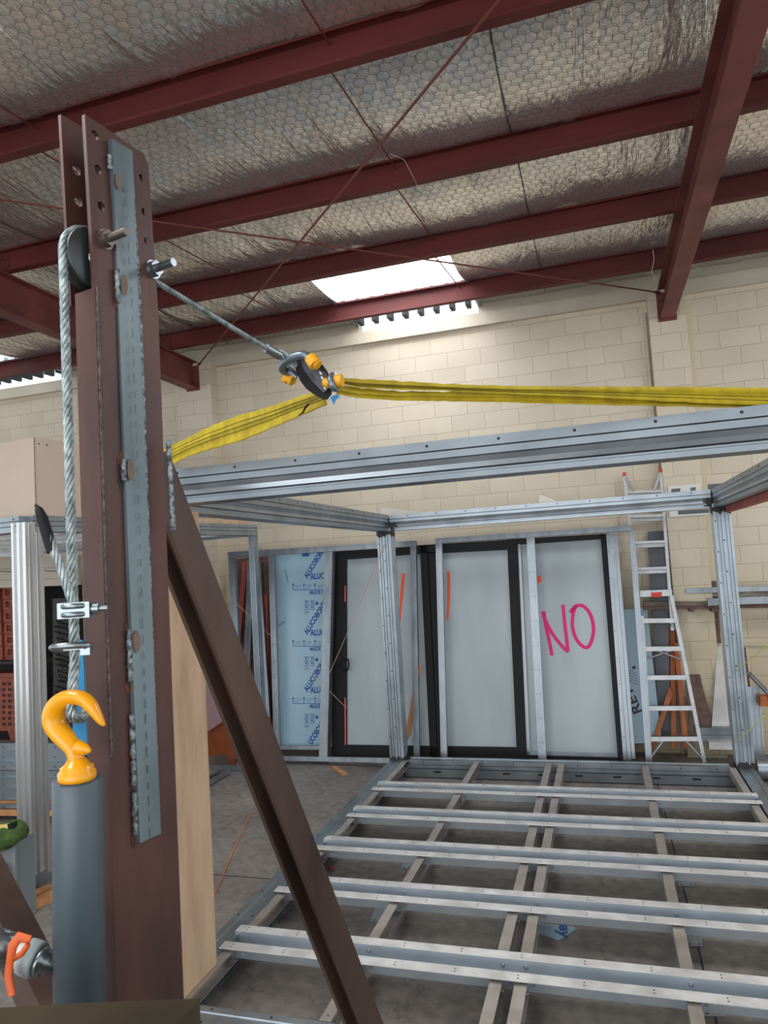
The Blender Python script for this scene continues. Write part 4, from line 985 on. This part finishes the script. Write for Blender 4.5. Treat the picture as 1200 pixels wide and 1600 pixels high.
part(lambda b: (stud(b, F, 685.5, 845, 694, 1189, 10, .05)), 'stud', sf2)
part(lambda b: (stud(b, F, 987, 828, 1014, 1192, 9, .05)), 'stud', sf2)
part(lambda b: (qbar(b, F, 828.5, 834, 847.5, 1187, 12.5, .05, .05), screws(b, F, 828.5, 845, 847.5, 1187, 9, .051, 2.6)), 'wide_stud', sf2)
part(lambda b: (stud(b, F, 680, 1191, 1014, 1194, 6, .06)), 'foot_rail', sf2)
b = MB()
for dx, wd in ((0, 5), (6, 5), (12, 4.5)):
    stud(b, D, 950 + dx, 833 + dx * .3, 977 + dx * 1.1, 1188 - dx * .2, wd + 1, .04 + dx * .001, False, .04)
screws(b, D, 950, 850, 977, 1180, 8, .042, 0)
one('steel_track', b, [GALV, DARK], 'bundle of three upright galvanised tracks right of the pink lettered door', 'track')
# thin plank behind the studs at centre
b = MB(); b.slab(F, [(652, 1040), (659, 1040), (641, 1148), (635, 1160), (631, 1160)], .018, .0); one('timber_batten', b, TIMB, 'thin pale timber batten leaning against the left sliding door behind the studs', 'timber')

# things behind the left bay of the stud frame
Q = Plane(7.62, 7.98)
b = MB(); b.slab(Q, [(366, 873), (421, 869), (430, 1180), (380, 1180)], .02, 0); one('brown_board', b, BROWNB, 'dull brown board standing behind the left bay of the stud frame', 'board')
b = MB(); b.slab(Q, [(379, 878), (387, 877), (372, 1030), (366, 1030)], .03, .06); b.slab(Q, [(372, 1030), (366, 1030), (352, 1150), (362, 1150)], .03, .06); one('red_plank', b, REDW, 'red painted plank leaning with dark screw holes at the left of the stud frame', 'plank')
b = MB(); b.slab(Q, [(407, 930), (417, 929), (424, 1178), (400, 1178)], .02, .04); one('red_sheet', b, REDW, 'red panel standing behind the silver channels in the left bay', 'panel')
for i, (a, c, wd, lb) in enumerate((((391, 876), (385, 1050), 9, 'left one of two silver channels leaning in the left bay of the stud frame'), ((400, 877), (416, 1120), 11, 'right one of two silver channels leaning in the left bay of the stud frame'))):
    b = MB(); qbar(b, Q, a[0], a[1], c[0], c[1], wd, .03, .10); qbar(b, Q, a[0] - wd * .4, a[1], c[0] - wd * .4, c[1], wd * .2, .03, .12); qbar(b, Q, a[0] + wd * .4, a[1], c[0] + wd * .4, c[1], wd * .2, .03, .12)
    one('steel_channel', b, [GALV], lb, 'channel')

# desk, sheet and channels on the floor at the left
t = thing('wooden_desk', 'orange brown wooden desk end seen between the ply sheet and the strut', 'desk', tuple(at(345, 1195, Z=0)))
YD = at(360, 1195, Z=0).y
def yq(Y): return Plane(Y, Y)
b = MB(); b.slab(yq(YD), [(318, 1128), (362, 1128), (364, 1178), (318, 1182)], .2); b.build('desk_side', STRW, t)
b = MB(); b.slab(yq(YD), [(356, 1170), (364, 1170), (366, 1196), (358, 1196)], .05, .002); b.build('desk_leg', STRW, t)
b = MB(); b.slab(yq(YD - .1), [(322, 1068), (330, 1070), (353, 1118), (350, 1126), (322, 1145)], .01); one('clear_plastic_sheet', b, mat('dusty_plastic', srgb(150, 122, 124), .25), 'dusty mauve plastic sheet draped over the wooden desk', 'sheet')
b = MB(); pA = at(332, 1198, Z=.03); pB = at(384, 1200, Z=.03); b.bar(pA, pB + (pB - pA) * .6, .05, .05); one('floor_channel', b, ALU, 'silver channel lying on the floor in front of the wooden desk', 'channel')
b = MB(); b.bar(at(312, 1232, Z=.03), at(356, 1206, Z=.03), .05, .04); b.bar(at(312, 1226, Z=.03), at(350, 1204, Z=.03), .02, .06); one('floor_channel', b, ALU, 'silver angle lying slantwise on the floor near the ply sheet', 'channel')

# ================================================================== RIGHT OF THE DOORS
LD = Plane(7.60, 7.98, 2.95)
lad = thing('step_ladder', 'silver aluminium ladder with a red label standing against the wall on the right', 'ladder', tuple(LD.at(1055, 1192)))
LM = mat('ladder_aluminium', (0.48, 0.49, 0.50), .42, .65, (0.38, 0.39, 0.40), 9)
def lpart(fn, name, label=None): 
    b = MB(); fn(b); o = b.build(name, [LM, DARK], lad); 
    if label: o['label'] = label
    return o
lpart(lambda b: (qbar(b, LD, 975.5, 741, 1003, 1000, 5, .05, .0),), 'rail'); lpart(lambda b: qbar(b, LD, 1032.5, 735, 1051, 985, 5, .05, .0), 'rail')
lpart(lambda b: (qbar(b, LD, 1003, 962, 1016, 1190, 6, .06, .08)), 'rail'); lpart(lambda b: qbar(b, LD, 1049, 930, 1101, 1192, 6, .06, .08), 'rail')
for y, xl, xr in ((769, 979, 1034), (807, 984, 1038), (848, 989, 1041), (889, 994, 1045)):
    lpart(lambda b: (qbar(b, LD, xl, y, xr, y - 2, 4, .07, .01), qbar(b, LD, xl, y + 5, xr, y + 3, 6, .02, -.03)), 'rung')
for y, xl, xr in ((970, 1004, 1056), (1014, 1008, 1065), (1059, 1010, 1075), (1107, 1013, 1084), (1155, 1016, 1094)):
    lpart(lambda b: qbar(b, LD, xl, y, xr, y - .5, 7, .09, .085), 'step')
lpart(lambda b: (qbar(b, LD, 1000, 928, 1050, 926, 10, .07, .09)), 'hinge_block')
b = MB(); b.slab(LD, [(1017, 926), (1034, 925), (1034, 933), (1018, 933)], .003, .094); b.build('warning_label', mat('red_label', srgb(216, 52, 36), .5), lad)['label'] = 'red warning label'
lpart(lambda b: (b.tube([LD.at(1018, 1182, .06), LD.at(1036, 1158, .06)], .012, 6), b.tube([LD.at(1098, 1186, .06), LD.at(1072, 1158, .06)], .012, 6), b.tube([LD.at(1006, 980, .06), LD.at(1014, 972, .06)], .010, 6), b.tube([LD.at(1054, 980, .06), LD.at(1046, 972, .06)], .010, 6), b.tube([LD.at(1008, 1030, .0), LD.at(1048, 1017, .0)], .009, 6), b.tube([LD.at(1063, 1030, .01), LD.at(1028, 1017, .01)], .009, 6)), 'brace')
lpart(lambda b: (b.tube([LD.at(977, 747, .0), LD.at(991, 768, .02)], .010, 6), b.tube([LD.at(1031, 742, .0), LD.at(1022, 766, .02)], .010, 6)), 'upper_brace')
b = MB(); b.slab(LD, [(973, 738), (978, 738), (978, 744), (973, 744)], .055, .002); b.slab(LD, [(1030, 732), (1035, 732), (1035, 738), (1030, 738)], .055, .002); b.build('end_cap', mat('red_cap', srgb(200, 60, 50), .5), lad)['label'] = 'red end cap'
Wp = Plane(7.86, 8.04)
b = MB(); b.slab(Wp, [(1012, 831), (1041, 829), (1048, 1150), (1030, 1150)], .02, 0); one('dark_board', b, DGREY, 'dark grey board standing upright behind the ladder', 'board')
BP = Plane(7.72, 7.98, 1.6)
bs = thing('insulation_sheet', 'pale blue sheet with rotated dark lettering leaning behind the stud frame and ladder', 'sheet', tuple(BP.at(1000, 1160)))
b = MB(); b.slab(BP, [(968, 953), (1011, 950), (1034, 1160), (984, 1162)], .02, 0); b.build('sheet_body', BLUEP, bs)
b = MB(); mp2 = (BP.at(1000, 1050) - BP.at(999, 1050)).length; a = math.radians(-58); Rb = Vector(BP.r); Ub = Vector(BP.up)
rr = Rb * math.cos(a) + Ub * math.sin(a); uu = Ub * math.cos(a) - Rb * math.sin(a)
put_text(b, 'YER', BP.at(981, 1067, .002), -(-rr), uu, 15 * mp2, .003, 0, 1, 42 * mp2) if False else None
a = math.radians(109)
rr = Rb * math.cos(a) + Ub * math.sin(a); uu = Ub * math.cos(a) - Rb * math.sin(a)
put_text(b, 'REY', BP.at(1004, 1113, .002), rr, uu, 15 * mp2, .003, 0, 1, 46 * mp2)
b.slab(BP, [(987, 1042), (992, 1040), (994, 1044), (989, 1046)], .0006, .002)
for k in range(5): b.slab(BP, [(978 + k * .8, 1045 + k * 4.4), (995 + k * .8, 1052 + k * 4.4), (995 + k * .8, 1052.6 + k * 4.4), (978 + k * .8, 1045.6 + k * 4.4)], .0006, .002)
b.build('printed_lettering', GREYTX, bs)
TP = Plane(7.72, 8.0, 1.1)
for q, lb in (([(1047, 985), (1054, 985), (1057, 1169), (1049, 1169)], 'middle one of three orange timbers leaning behind the ladder'), ([(1053, 1004), (1060, 1004), (1076, 1169), (1068, 1169)], 'right one of three orange timbers leaning behind the ladder'), ([(1046, 1072), (1051, 1085), (1023, 1170), (1017, 1165)], 'left one of three orange timbers, slanting away behind the ladder')):
    TPo = {'m': 0.0, 'r': .045, 'l': .09}[lb[0]]; b = MB(); b.slab(TP, q, .04, TPo); one('timber_stake', b, ORANGEW, lb, 'timber', 'orange timbers behind the ladder')
b = MB(); b.slab(Plane(7.75, 8.0, 1.1), [(1067, 1009), (1083, 1009), (1113, 1135), (1078, 1135)], .025, 0); one('stained_board', b, BROWNB, 'mottled brown tapered board leaning on the wall right of the ladder', 'board')
b = MB(); b.slab(Plane(7.72, 7.98, 1.1), [(1123, 1010), (1127, 1010), (1140, 1137), (1112, 1137)], .006, 0); b.slab(Plane(7.72, 7.98, 1.1), [(1121, 1010), (1125, 1010), (1115, 1137), (1112, 1137)], .03, .012); one('silver_offcut', b, mat('silver_sheet', (0.5, 0.49, 0.48), .4, .6, (.38, .37, .36), 6), 'tapered silver sheet offcut leaning beside the mottled brown board', 'sheet')
# stacked lengths on the floor
for (x0, x1, y0, y1, Y, m, lb) in ((1086, 1146, 1137, 1148, 7.72, GALV, 'top grey channel of the floor stack right of the ladder'), (1092, 1146, 1149, 1159, 7.70, GALV, 'middle grey channel of the floor stack right of the ladder'), (1108, 1146, 1160, 1171, 7.62, ALUW, 'bottom pale channel of the floor stack right of the ladder')):
    pl = yq(Y); b = MB(); b.slab(pl, [(x0, y0), (x1 + 30, y0 + .8), (x1 + 30, y1 + .8), (x0, y1)], .08); b.slab(pl, [(x0, y0), (x1 + 30, y0 + .8), (x1 + 30, y0 + 2.5), (x0, y0 + 2)], .01, .012)
    one('stock_channel', b, m, lb, 'channel', 'channels stacked on the floor')
b = MB(); c = at(1106, 1176, Z=0); b.lathe(c, (0, 0, 1), [(.0, 0), (.07, 0), (.10, .16), (.095, .16), (.065, .01), (0, .01)], 20); one('black_bucket', b, mat('dark_green_tub', srgb(46, 54, 50), .5), 'small dark tub on the floor between the ladder and the stacked channels', 'tub')
# wall rack with lengths
rk = thing('wall_rack', 'brown bracket rack on the wall holding metal and timber lengths', 'rack', tuple(at(1118, 1000, Y=8.1)))
b = MB(); b.slab(yq(8.04), [(1110, 908), (1119, 908), (1127, 1005), (1120, 1005)], .05); b.build('upright', BROWNB, rk)
b = MB(); b.slab(yq(7.75), [(1112, 951), (1128, 951), (1128, 956), (1112, 956)], .33); b.slab(yq(7.75), [(1078, 951), (1085, 951), (1085, 956), (1078, 956)], .33); b.build('bracket_arm', BROWNB, rk)
for (x0, y0, x1, y1, wd, Y, m, lb) in ((1000, 928, 1230, 928, 8, 7.95, mat('grey_weathered', srgb(140, 130, 122), .6, 0, srgb(110, 100, 92), 9), 'weathered grey length at the back of the wall rack'), (1072, 923, 1230, 918.5, 8, 7.92, GALV, 'pale silver length on top of the wall rack'), (1006, 944, 1108, 944, 8, 7.88, mat('grey_brown_timber', srgb(128, 112, 100), .6, 0, srgb(92, 78, 70), 9), 'grey brown length on the left of the wall rack'), (1106, 941, 1230, 936, 11, 7.80, GALV, 'thick silver box length resting on the front of the wall rack'), (1006, 950, 1230, 947, 5, 7.84, BROWNB, 'brown batten lowest on the wall rack')):
    b = MB(); qbar(b, yq(Y), x0, y0, x1, y1, wd, .08, 0); qbar(b, yq(Y), x0, y0 - wd * .42, x1, y1 - wd * .42, wd * .14, .01, .006)
    one('rack_length', b, m, lb, 'length', 'lengths on the wall rack')
b = MB(); qbar(b, yq(8.06), 1150, 1007.5, 1230, 1007, 2.5, .03); struct(b.build('trim_5', CREAM))
b = MB(); b.slab(yq(7.9), [(1163, 1012), (1165, 1012), (1186, 1187), (1182, 1187)], .03); one('red_stake', b, mat('dark_red_bar', srgb(104, 46, 42), .6), 'thin dark red bar leaning behind the right corner post', 'bar')
b = MB(); b.tube([at(1170, 1052, Y=7.85), at(1215, 1098, Y=7.5)], .022, 10); one('steel_tube', b, ALU, 'silver tube slanting down at the right edge of the photo', 'tube')
cs = thing('ribbed_sheet', 'short ribbed grey metal sheet standing behind the right corner post', 'sheet', tuple(at(1180, 1170, Y=7.35)))
b = MB(); pl = Plane(7.72, 7.86, 1.0); b.slab(pl, [(1160, 1073), (1187, 1073), (1195, 1184), (1169, 1184)], .02); b.build('sheet_body', GALV, cs)
b = MB()
for k in range(3): qbar(b, pl, 1170 + k * 8, 1075, 1177 + k * 8, 1167, 3, .014, .013)
b.build('rib', GALV, cs)
b = MB(); b.slab(yq(7.6), [(1188, 1088), (1215, 1088), (1215, 1104), (1188, 1104)], .1); one('timber_block', b, ORANGEW, 'orange timber block at the right edge above the silver pipe', 'timber')
b = MB(); pA = at(1180, 1180, Y=7.25); b.cyl(pA, pA + Vector((1.2, 0, 0)), .095, 24); b.v = [(x, y, z) for x, y, z in b.v]
o = one('silver_pipe', b, GALV, 'fat silver pipe lying on the floor at the right edge', 'pipe'); o.location.z = 0.0
b = MB(); b.slab(yq(7.25), [(1158, 1106), (1164, 1106), (1166, 1190), (1160, 1190)], .02); 
# switch boxes on the pier
eb = thing('switch_box', 'white electrical trunking with dark sockets on the pier behind the ladder', 'switch box', tuple(at(1067, 780, Y=7.94)))
pl = yq(7.935); b = MB(); b.slab(pl, [(1044, 760), (1094, 756), (1094, 772), (1044, 776)], .02, .015); b.slab(pl, [(1046, 799), (1106, 796), (1106, 804), (1046, 808)], .02, .015); b.build('trunking', WHITE, eb)
b = MB(); b.slab(pl, [(1049, 764), (1063, 763), (1063, 771), (1049, 772)], .006, .02); b.slab(pl, [(1079, 762), (1087, 761), (1087, 770), (1079, 771)], .006, .02); b.slab(pl, [(1060, 798), (1108, 795), (1108, 801), (1060, 804)], .006, .02); b.build('socket_cover', DGREY, eb)
b = MB(); b.slab(yq(8.09), [(1095, 758), (1130, 755), (1130, 767), (1095, 769)], .03); one('grey_wall_plate', b, DGREY, 'grey plate on the wall right of the pier, above the corner post', 'plate')

# strings
def string(pts, r, m, label): b = MB(); b.tube(pts, r, 6); return one('string_line', b, m, label, 'string')
string([at(1146, 1052, Y=7.0), at(1172, 1030, Y=6.7), at(1200, 1008, Y=6.5), at(1240, 976, Y=6.2)], .0035, LIME, 'upper lime green string tied to the right corner post')
string([at(1148, 1160, Y=6.98), at(1172, 1140, Y=6.7), at(1200, 1114, Y=6.5), at(1240, 1080, Y=6.2)], .0035, LIME, 'lower lime green string tied to the right corner post')
string([at(1150, 936, Y=6.98), at(1176, 922, Y=6.7), at(1206, 906, Y=6.5)], .002, LIME, 'faint lime green string near the top of the right corner post')
string([at(334, 1400, Z=.006), at(360, 1340, Z=.004), at(388, 1278, Z=.004), at(397, 1266, Z=.004)], .0045, ORSTR, 'orange string lying along the floor between ply sheet and strut')
string([at(601, 850, Y=6.97), at(560, 950, Y=7.1), at(515, 1052, Y=7.3)], .003, TWINE, 'pale string from the left rear corner post down to the wide stud')
string([at(350, 925, Y=7.3), at(430, 1000, Y=7.3), at(505, 1070, Y=7.3), at(541, 1106, Y=7.35)], .0022, TWINE, 'pale string crossing the blue lettered panel down to the sliding door')

# ================================================================== SECOND MODULE AND GOODS AT THE LEFT
m2 = thing('module_frame', 'second aluminium module frame at the left edge with a beige box on its roof', 'frame', (-4.0, 4.3, 0))
A0 = Vector((-4.02, 4.22, 0)); Rr = Vector((-3.62, 7.0, 0)); ur = (Rr - A0).normalized(); ul = Vector((-ur.y, ur.x, 0))
ztop = at(62, 803, Y=4.15).z
def mpart(name, fn, m=ALU, label=None, mats=None):
    b = MB(); fn(b); o = b.build(name, mats or [m, DARK], m2)
    if label: o['label'] = label
    return o
PF2 = flute(0.15, 0.15, ((-.72, -.22), (.12, .62)), ((-.72, -.22), (.12, .62)), 0.022)
mpart('corner_post', lambda b: b.prof(PF2, A0 + Vector((0, 0, .1)), A0 + Vector((0, 0, ztop - .05)), ul), mat('bright_post_aluminium', (0.66, 0.66, 0.66), .26, .9))
mpart('corner_post', lambda b: b.prof(flute(.075, .075, d=.005), Rr + Vector((0, 0, .02)), Rr + Vector((0, 0, ztop - .05)), ul))
mpart('corner_post', lambda b: b.prof(PF2, A0 + ul * 4 + Vector((0, 0, .1)), A0 + ul * 4 + Vector((0, 0, ztop - .05)), ul))
def hrail(A, B): 
    def fn(b):
        b.prof([(x, z - .115) for x, z in rail(.13, .115)] if False else [(-.065, -.115), (.065, -.115), (.065, -.075), (.058, -.072), (.065, -.069), (.065, -.04), (.058, -.037), (.065, -.034), (.065, 0), (-.065, 0), (-.065, -.034), (-.058, -.037), (-.065, -.04), (-.065, -.069), (-.058, -.072), (-.065, -.075)], A, B, (0, 0, 1))
        d = (B - A).normalized(); sd = d.cross(Vector((0, 0, 1))); n = int((B - A).length / .22)
        for k in range(n):
            for s_ in (-1, 1):
                p = A + d * (.06 + k * .22); b.disc(p + sd * s_ * .0655 + Vector((0, 0, -.02)), sd * s_, .007, .001, 1); 
    return fn
Zt = Vector((0, 0, ztop))
mpart('top_rail', hrail(A0 + Zt, Rr + Zt)); mpart('top_rail', hrail(A0 + Zt, A0 + ul * 4 + Zt)); mpart('top_rail', hrail(Rr + Zt, Rr + ul * 4 + Zt))
mpart('roof_deck', lambda b: b.poly([A0 + Zt * 1 + Vector((0, 0, -.03)), Rr + Zt + Vector((0, 0, -.03)), Rr + ul * 4 + Zt + Vector((0, 0, -.03)), A0 + ul * 4 + Zt + Vector((0, 0, -.03))], (0, 0, 1), .03), mats=[mat('deck_grey', srgb(110, 110, 112), .5)])
for k in (1, 2, 3, 4, 5):
    P0 = A0.lerp(Rr, k / 6) + Zt + Vector((0, 0, -.09))
    mpart('roof_joist', lambda b: b.bar(P0, P0 + ul * 4, .05, .05), ALUW)
mpart('post_foot', lambda b: (b.box(A0.x - .07, A0.x + .08, A0.y - .08, A0.y + .07, .03, .13)), GALV)
mpart('eaves_board', lambda b: b.poly([A0.lerp(Rr, .0) + ur * .35 + Zt + ul * .1, Rr + Zt + ul * .1, Rr + Zt + ul * .1 + Vector((0, 0, .06)), A0 + ur * .35 + Zt + ul * .1 + Vector((0, 0, .06))], -ul, .02), mats=[PLY])
# beige box on the roof
zb0 = ztop + .01; hb = at(55, 683, Y=4.3).z - zb0
bxA = Vector((at(56, 800, Y=4.3).x, 4.3, 0))
q = [bxA, bxA + ur * 1.1, bxA + ur * 1.1 + ul * 1.6, bxA + ul * 1.6]
b = MB(); b.poly([p + Vector((0, 0, zb0 + hb)) for p in q], (0, 0, 1), hb)
bt = one('beige_cabinet', b, BEIGE, 'plain beige box cabinet standing on the roof of the second module', 'box')
b = MB(); b.bar(bxA + Vector((0, 0, zb0)) - ur * .001 - ul * .001, bxA + Vector((0, 0, zb0 + hb)), .006, .006, ul); b.build('corner_seam', mat('seam', srgb(140, 120, 108), .6), bt)
b = MB()
for dz_ in (.04, .3):
    for q_ in (.04, .11): b.disc(bxA + ur * q_ - ul * 0.001 + Vector((0, 0, zb0 + hb - .045)), -ul, .006, .002)
b.build('screw_hole', DARK, bt)
# cream fascia beyond, with a cable
fz = Plane(5.9, 5.9)
cf = thing('cream_fascia', 'wide cream board with a thin cable across it, behind the left module post', 'board', tuple(fz.at(55, 915)))
b = MB(); b.slab(fz, [(-60, 871), (122, 867), (122, 914), (-60, 921)], .05); b.build('board', CREAM, cf)
b = MB(); pts = [fz.at(x, 893 - (x * .01) + 2.5 * nz(x * .12, 2), .008) for x in range(-30, 120, 3)]; b.tube(pts, .003, 5); b.build('thin_cable', RUBBER, cf)
b = MB(); b.slab(fz, [(-60, 890), (120, 886), (120, 887), (-60, 891)], .002, .003); b.slab(fz, [(-60, 908), (120, 903), (120, 904), (-60, 909)], .002, .003); b.build('board_joint', mat('joint_shadowless', srgb(150, 138, 120), .6), cf)
# dark racking body beyond
sh_ = thing('storage_shelf', 'dark open shelving under the cream board holding carved panels', 'shelf', (-6.3, 6.6, 0))
b = MB(); Ys = 6.7
x0_ = at(-60, 1000, Y=Ys).x; x1_ = at(128, 1000, Y=Ys).x
b.box(x0_, x1_, Ys, Ys + .03, .05, 2.35); b.build('back_panel', mat('dark_backing', srgb(26, 24, 24), .8), sh_)
cpz = Plane(6.1, 6.12)
b = MB()
for zz in (cpz.at(20, 1163).z - .03, cpz.at(20, 1032).z - .03, 2.2): b.box(x0_, x1_, 6.05, Ys, zz, zz + .03)
b.build('shelf_board', mat('dark_shelf', srgb(40, 34, 32), .7), sh_)
b = MB()
for xx in (x0_, x1_ - .05): b = MB(); b.box(xx, xx + .05, 6.05, 6.1, 0, 2.35); b.build('upright', DKWOOD, sh_); b = MB(); b.box(xx, xx + .05, Ys - .05, Ys, 0, 2.35); b.build('upright', DKWOOD, sh_)
# carved red panel with square coffers
cpz = Plane(6.1, 6.12)
ca = thing('carved_coffer_board', 'red brown carved wooden panel of small square coffers on the upper shelf', 'panel', tuple(cpz.at(20, 1030)))
b = MB(); b.slab(cpz, [(-40, 915), (43, 915), (47, 1031), (-36, 1031)], .03, 0); b.build('panel_board', TERRA, ca)
b = MB()
for r_ in range(6):
    for c_ in range(4):
        x = -34 + c_ * 19.5 + r_ * .8; y = 919 + r_ * 18.5
        for q in ([(0, 0), (14, 0), (14, 2.5), (0, 2.5)], [(0, 11.5), (14, 11.5), (14, 14), (0, 14)], [(0, 2.5), (2.5, 2.5), (2.5, 11.5), (0, 11.5)], [(11.5, 2.5), (14, 2.5), (14, 11.5), (11.5, 11.5)]):
            b.slab(cpz, [(x + a_, y + d_) for a_, d_ in q], .03, .028)
        b.lathe(cpz.at(x + 16.8, y + 16.2, .0), cpz.n, [(.014, 0), (.014, .02), (.006, .035), (0, .036)], 8)
        b.lathe(cpz.at(x + 7, y + 7, .0), cpz.n, [(.02, 0), (.018, .01), (0, .018)], 8)
b.build('coffer_moulding', TERRA, ca)
cc = thing('carved_cabinet', 'red brown carved box with a lattice front and tapering foot on the lower shelf', 'cabinet', tuple(cpz.at(20, 1160)))
b = MB(); b.slab(cpz, [(-40, 1052), (46, 1052), (46, 1058), (-40, 1058)], .2, .03); b.slab(cpz, [(-36, 1058), (44, 1058), (45, 1142), (-36, 1142)], .2, 0); b.slab(cpz, [(12, 1142), (38, 1142), (30, 1162), (18, 1162)], .15, 0); b.build('cabinet_body', TERRA, cc)
b = MB()
for r_ in range(8):
    for c_ in range(6): x = -25 + c_ * 9.4; y = 1066 + r_ * 9; b.slab(cpz, [(x, y), (x + 5, y), (x + 5, y + 5), (x, y + 5)], .004, .002)
b.build('lattice_hole', mat('lattice_dark', srgb(52, 26, 20), .8), cc)
b = MB(); 
for x in (-30, 32, 42): b.slab(cpz, [(x, 1060), (x + 3, 1060), (x + 3, 1140), (x, 1140)], .02, .018)
b.build('pilaster_strip', TERRA, cc)
ck = thing('carved_screen', 'black carved wooden screen standing between the module post and the wire rope', 'screen', tuple(yq(5.8).at(95, 1150)))
b = MB(); b.slab(yq(6.0), [(82, 935), (118, 935), (120, 1170), (84, 1170)], .05); b.build('screen_board', DKWOOD, ck)
b = MB()
for k in range(26):
    y = 945 + k * 8.5; b.tube([yq(5.98).at(88 + 4 * math.sin(k * 1.1), y), yq(5.96).at(95 + 5 * math.sin(k * 1.9), y + 4), yq(5.98).at(106, y + 7)], .012, 6)
b.build('carving', DKWOOD, ck)
b = MB(); b.slab(yq(5.99), [(82, 1013), (120, 1013), (120, 1014.5), (82, 1014.5)], .02, .03); b.build('metal_edge', ALU, ck)
# aluminium profiles stacked on a pallet
YP = 5.35
pal = thing('timber_pallet', 'low orange timber pallet under the stack of aluminium profiles at the left', 'pallet', tuple(yq(YP).at(20, 1288)))
b = MB(); b.slab(yq(YP), [(-60, 1264), (112, 1266), (112, 1276), (-60, 1274)], .8); b.build('deck_board', TIMB, pal)
b = MB()
for x in (-50, 28, 98): b.slab(yq(YP), [(x, 1275), (x + 8, 1275), (x + 8, 1291), (x, 1291)], .8, -.01)
b.build('bearer', TIMB, pal)
rows = [(1161, 1172, 'with round fixing holes, topmost'), (1172, 1192, 'second from the top'), (1192, 1203, 'third from the top'), (1204, 1217, 'fourth from the top'), (1217, 1231, 'fifth from the top'), (1231, 1250, 'sixth from the top, widest'), (1256, 1263, 'at the bottom')]
for i, (ya, yb, w_) in enumerate(rows):
    b = MB(); pl = yq(YP + .03 * (i % 2)); off = 0.02 * ((i * 7) % 3)
    b.slab(pl, [(-60, ya), (112, ya + .5), (112, yb + .5), (-60, yb)], .12, off); b.slab(pl, [(-60, ya), (112, ya + .5), (112, ya + 2.5), (-60, ya + 2)], .01, off + .01)
    for x in (5, 43, 86): b.disc(pl.at(x, (ya + yb) / 2 + 1, off), (0, -1, 0), .006, .002, 1)
    one('aluminium_profile', b, [ALU, DARK], 'silver aluminium profile in the pallet stack at the left, ' + w_, 'profile', 'profiles stacked on the pallet')
b = MB(); b.slab(yq(YP + .02), [(-60, 1250.5), (112, 1251), (112, 1256), (-60, 1255.5)], .3); one('timber_spacer', b, TIMB, 'thin timber spacer between the two lowest aluminium profiles', 'timber')
# tub with green cloth, level
cbn = at(20, 1440, Z=0)
tb = thing('storage_tub', 'grey plastic tub at the left edge holding a green cloth', 'tub', tuple(cbn))
YB = at(26, 1446, Z=0).y
pl = yq(YB)
b = MB(); b.slab(pl, [(-60, 1325), (24, 1316), (27, 1444), (-55, 1450)], .16); b.build('tub_body', BINM, tb)
b = MB(); b.slab(pl, [(19, 1318), (23, 1318), (26, 1440), (22, 1440)], .02, .015); b.slab(pl, [(-60, 1376), (25, 1373), (25, 1376), (-60, 1379)], .02, .01); b.build('tub_rib', BINM, tb)
b = MB(); p, r = smooth_path([pl.at(-50, 1320, -.1), pl.at(-15, 1312, .0), pl.at(8, 1306, .02), pl.at(26, 1298, .0), pl.at(38, 1302, -.08)], [.07, .085, .085, .07, .03]); b.tube(p, r, 16); one('green_cloth', b, GREEN, 'bundled green cloth on top of the grey tub', 'cloth')
lv = thing('spirit_level', 'yellow and black tool lying on the green cloth', 'tool', tuple(pl.at(5, 1294)))
b = MB(); b.bar(pl.at(-20, 1296, .06), pl.at(16, 1290, .05), .04, .03); b.build('tool_body', mat('tool_yellow', srgb(214, 190, 110), .5), lv)
b = MB(); b.bar(pl.at(16, 1290, .05), pl.at(23, 1289, .05), .042, .032); b.build('end_cap', RUBBER, lv)
b = MB(); b.tube([pl.at(-10, 1352, .05), pl.at(4, 1358, .06), pl.at(8, 1366, .06), pl.at(14, 1376, .05)], .02, 8); one('pink_strap', b, mat('crimson_strap', srgb(190, 50, 80), .5), 'crimson strap hanging in front of the grey tub', 'strap')
for (a_, c_, lb) in (((42, 1424), (84, 1404), 'front timber packer under the left module post'), ((48, 1408), (80, 1394), 'rear timber packer under the left module post')):
    b = MB(); p = at(*a_, Z=.0); q = at(*c_, Z=.0); p.z = q.z = .025; b.bar(p, q, .07, .05); one('timber_packer', b, TIMB, lb, 'timber')

# pieces that belong to a part go under that part
def under(root, child, parent_name):
    ps = [c for c in root.children if c.name.split('.')[0] == parent_name]
    for c in [c for c in root.children if c.name.split('.')[0] == child]:
        if ps: c.parent = ps[-1]
for r_, c_, p_ in ((d1, 'door_handle', 'door_frame'), (d1, 'orange_spray_mark', 'door_panel'), (d1, 'red_sealing_tape', 'door_frame'), (d2, 'sprayed_lettering', 'door_panel'),
                   (bp_, 'pencil_note', 'panel_sheet'), (sm, 'shackle_pin', 'bow_shackle'),
                   (sm, 'small_shackle_pin', 'small_shackle'), (sm, 'white_marking', 'side_plate'), (sm, 'window_recess', 'side_plate'), (lad, 'warning_label', 'hinge_block'),
                   (gan, 'stamped_line', 'cover_bar'), (gan, 'rust_patch', 'cover_bar'), (gan, 'strut_weld', 'raking_strut'), (rope, 'tape_sleeve', 'rope_tail'),
                   (cyl_t, 'hex_nut', 'coupler_body'), (cyl_t, 'coupler_collar', 'coupler_body'), (cyl_t, 'coupler_tail', 'coupler_body'),
                   (cc, 'lattice_hole', 'cabinet_body'), (cc, 'pilaster_strip', 'cabinet_body')):
    under(r_, c_, p_)
# remove helper properties
for o in bpy.data.objects:
    if '_org' in o.keys(): del o['_org']
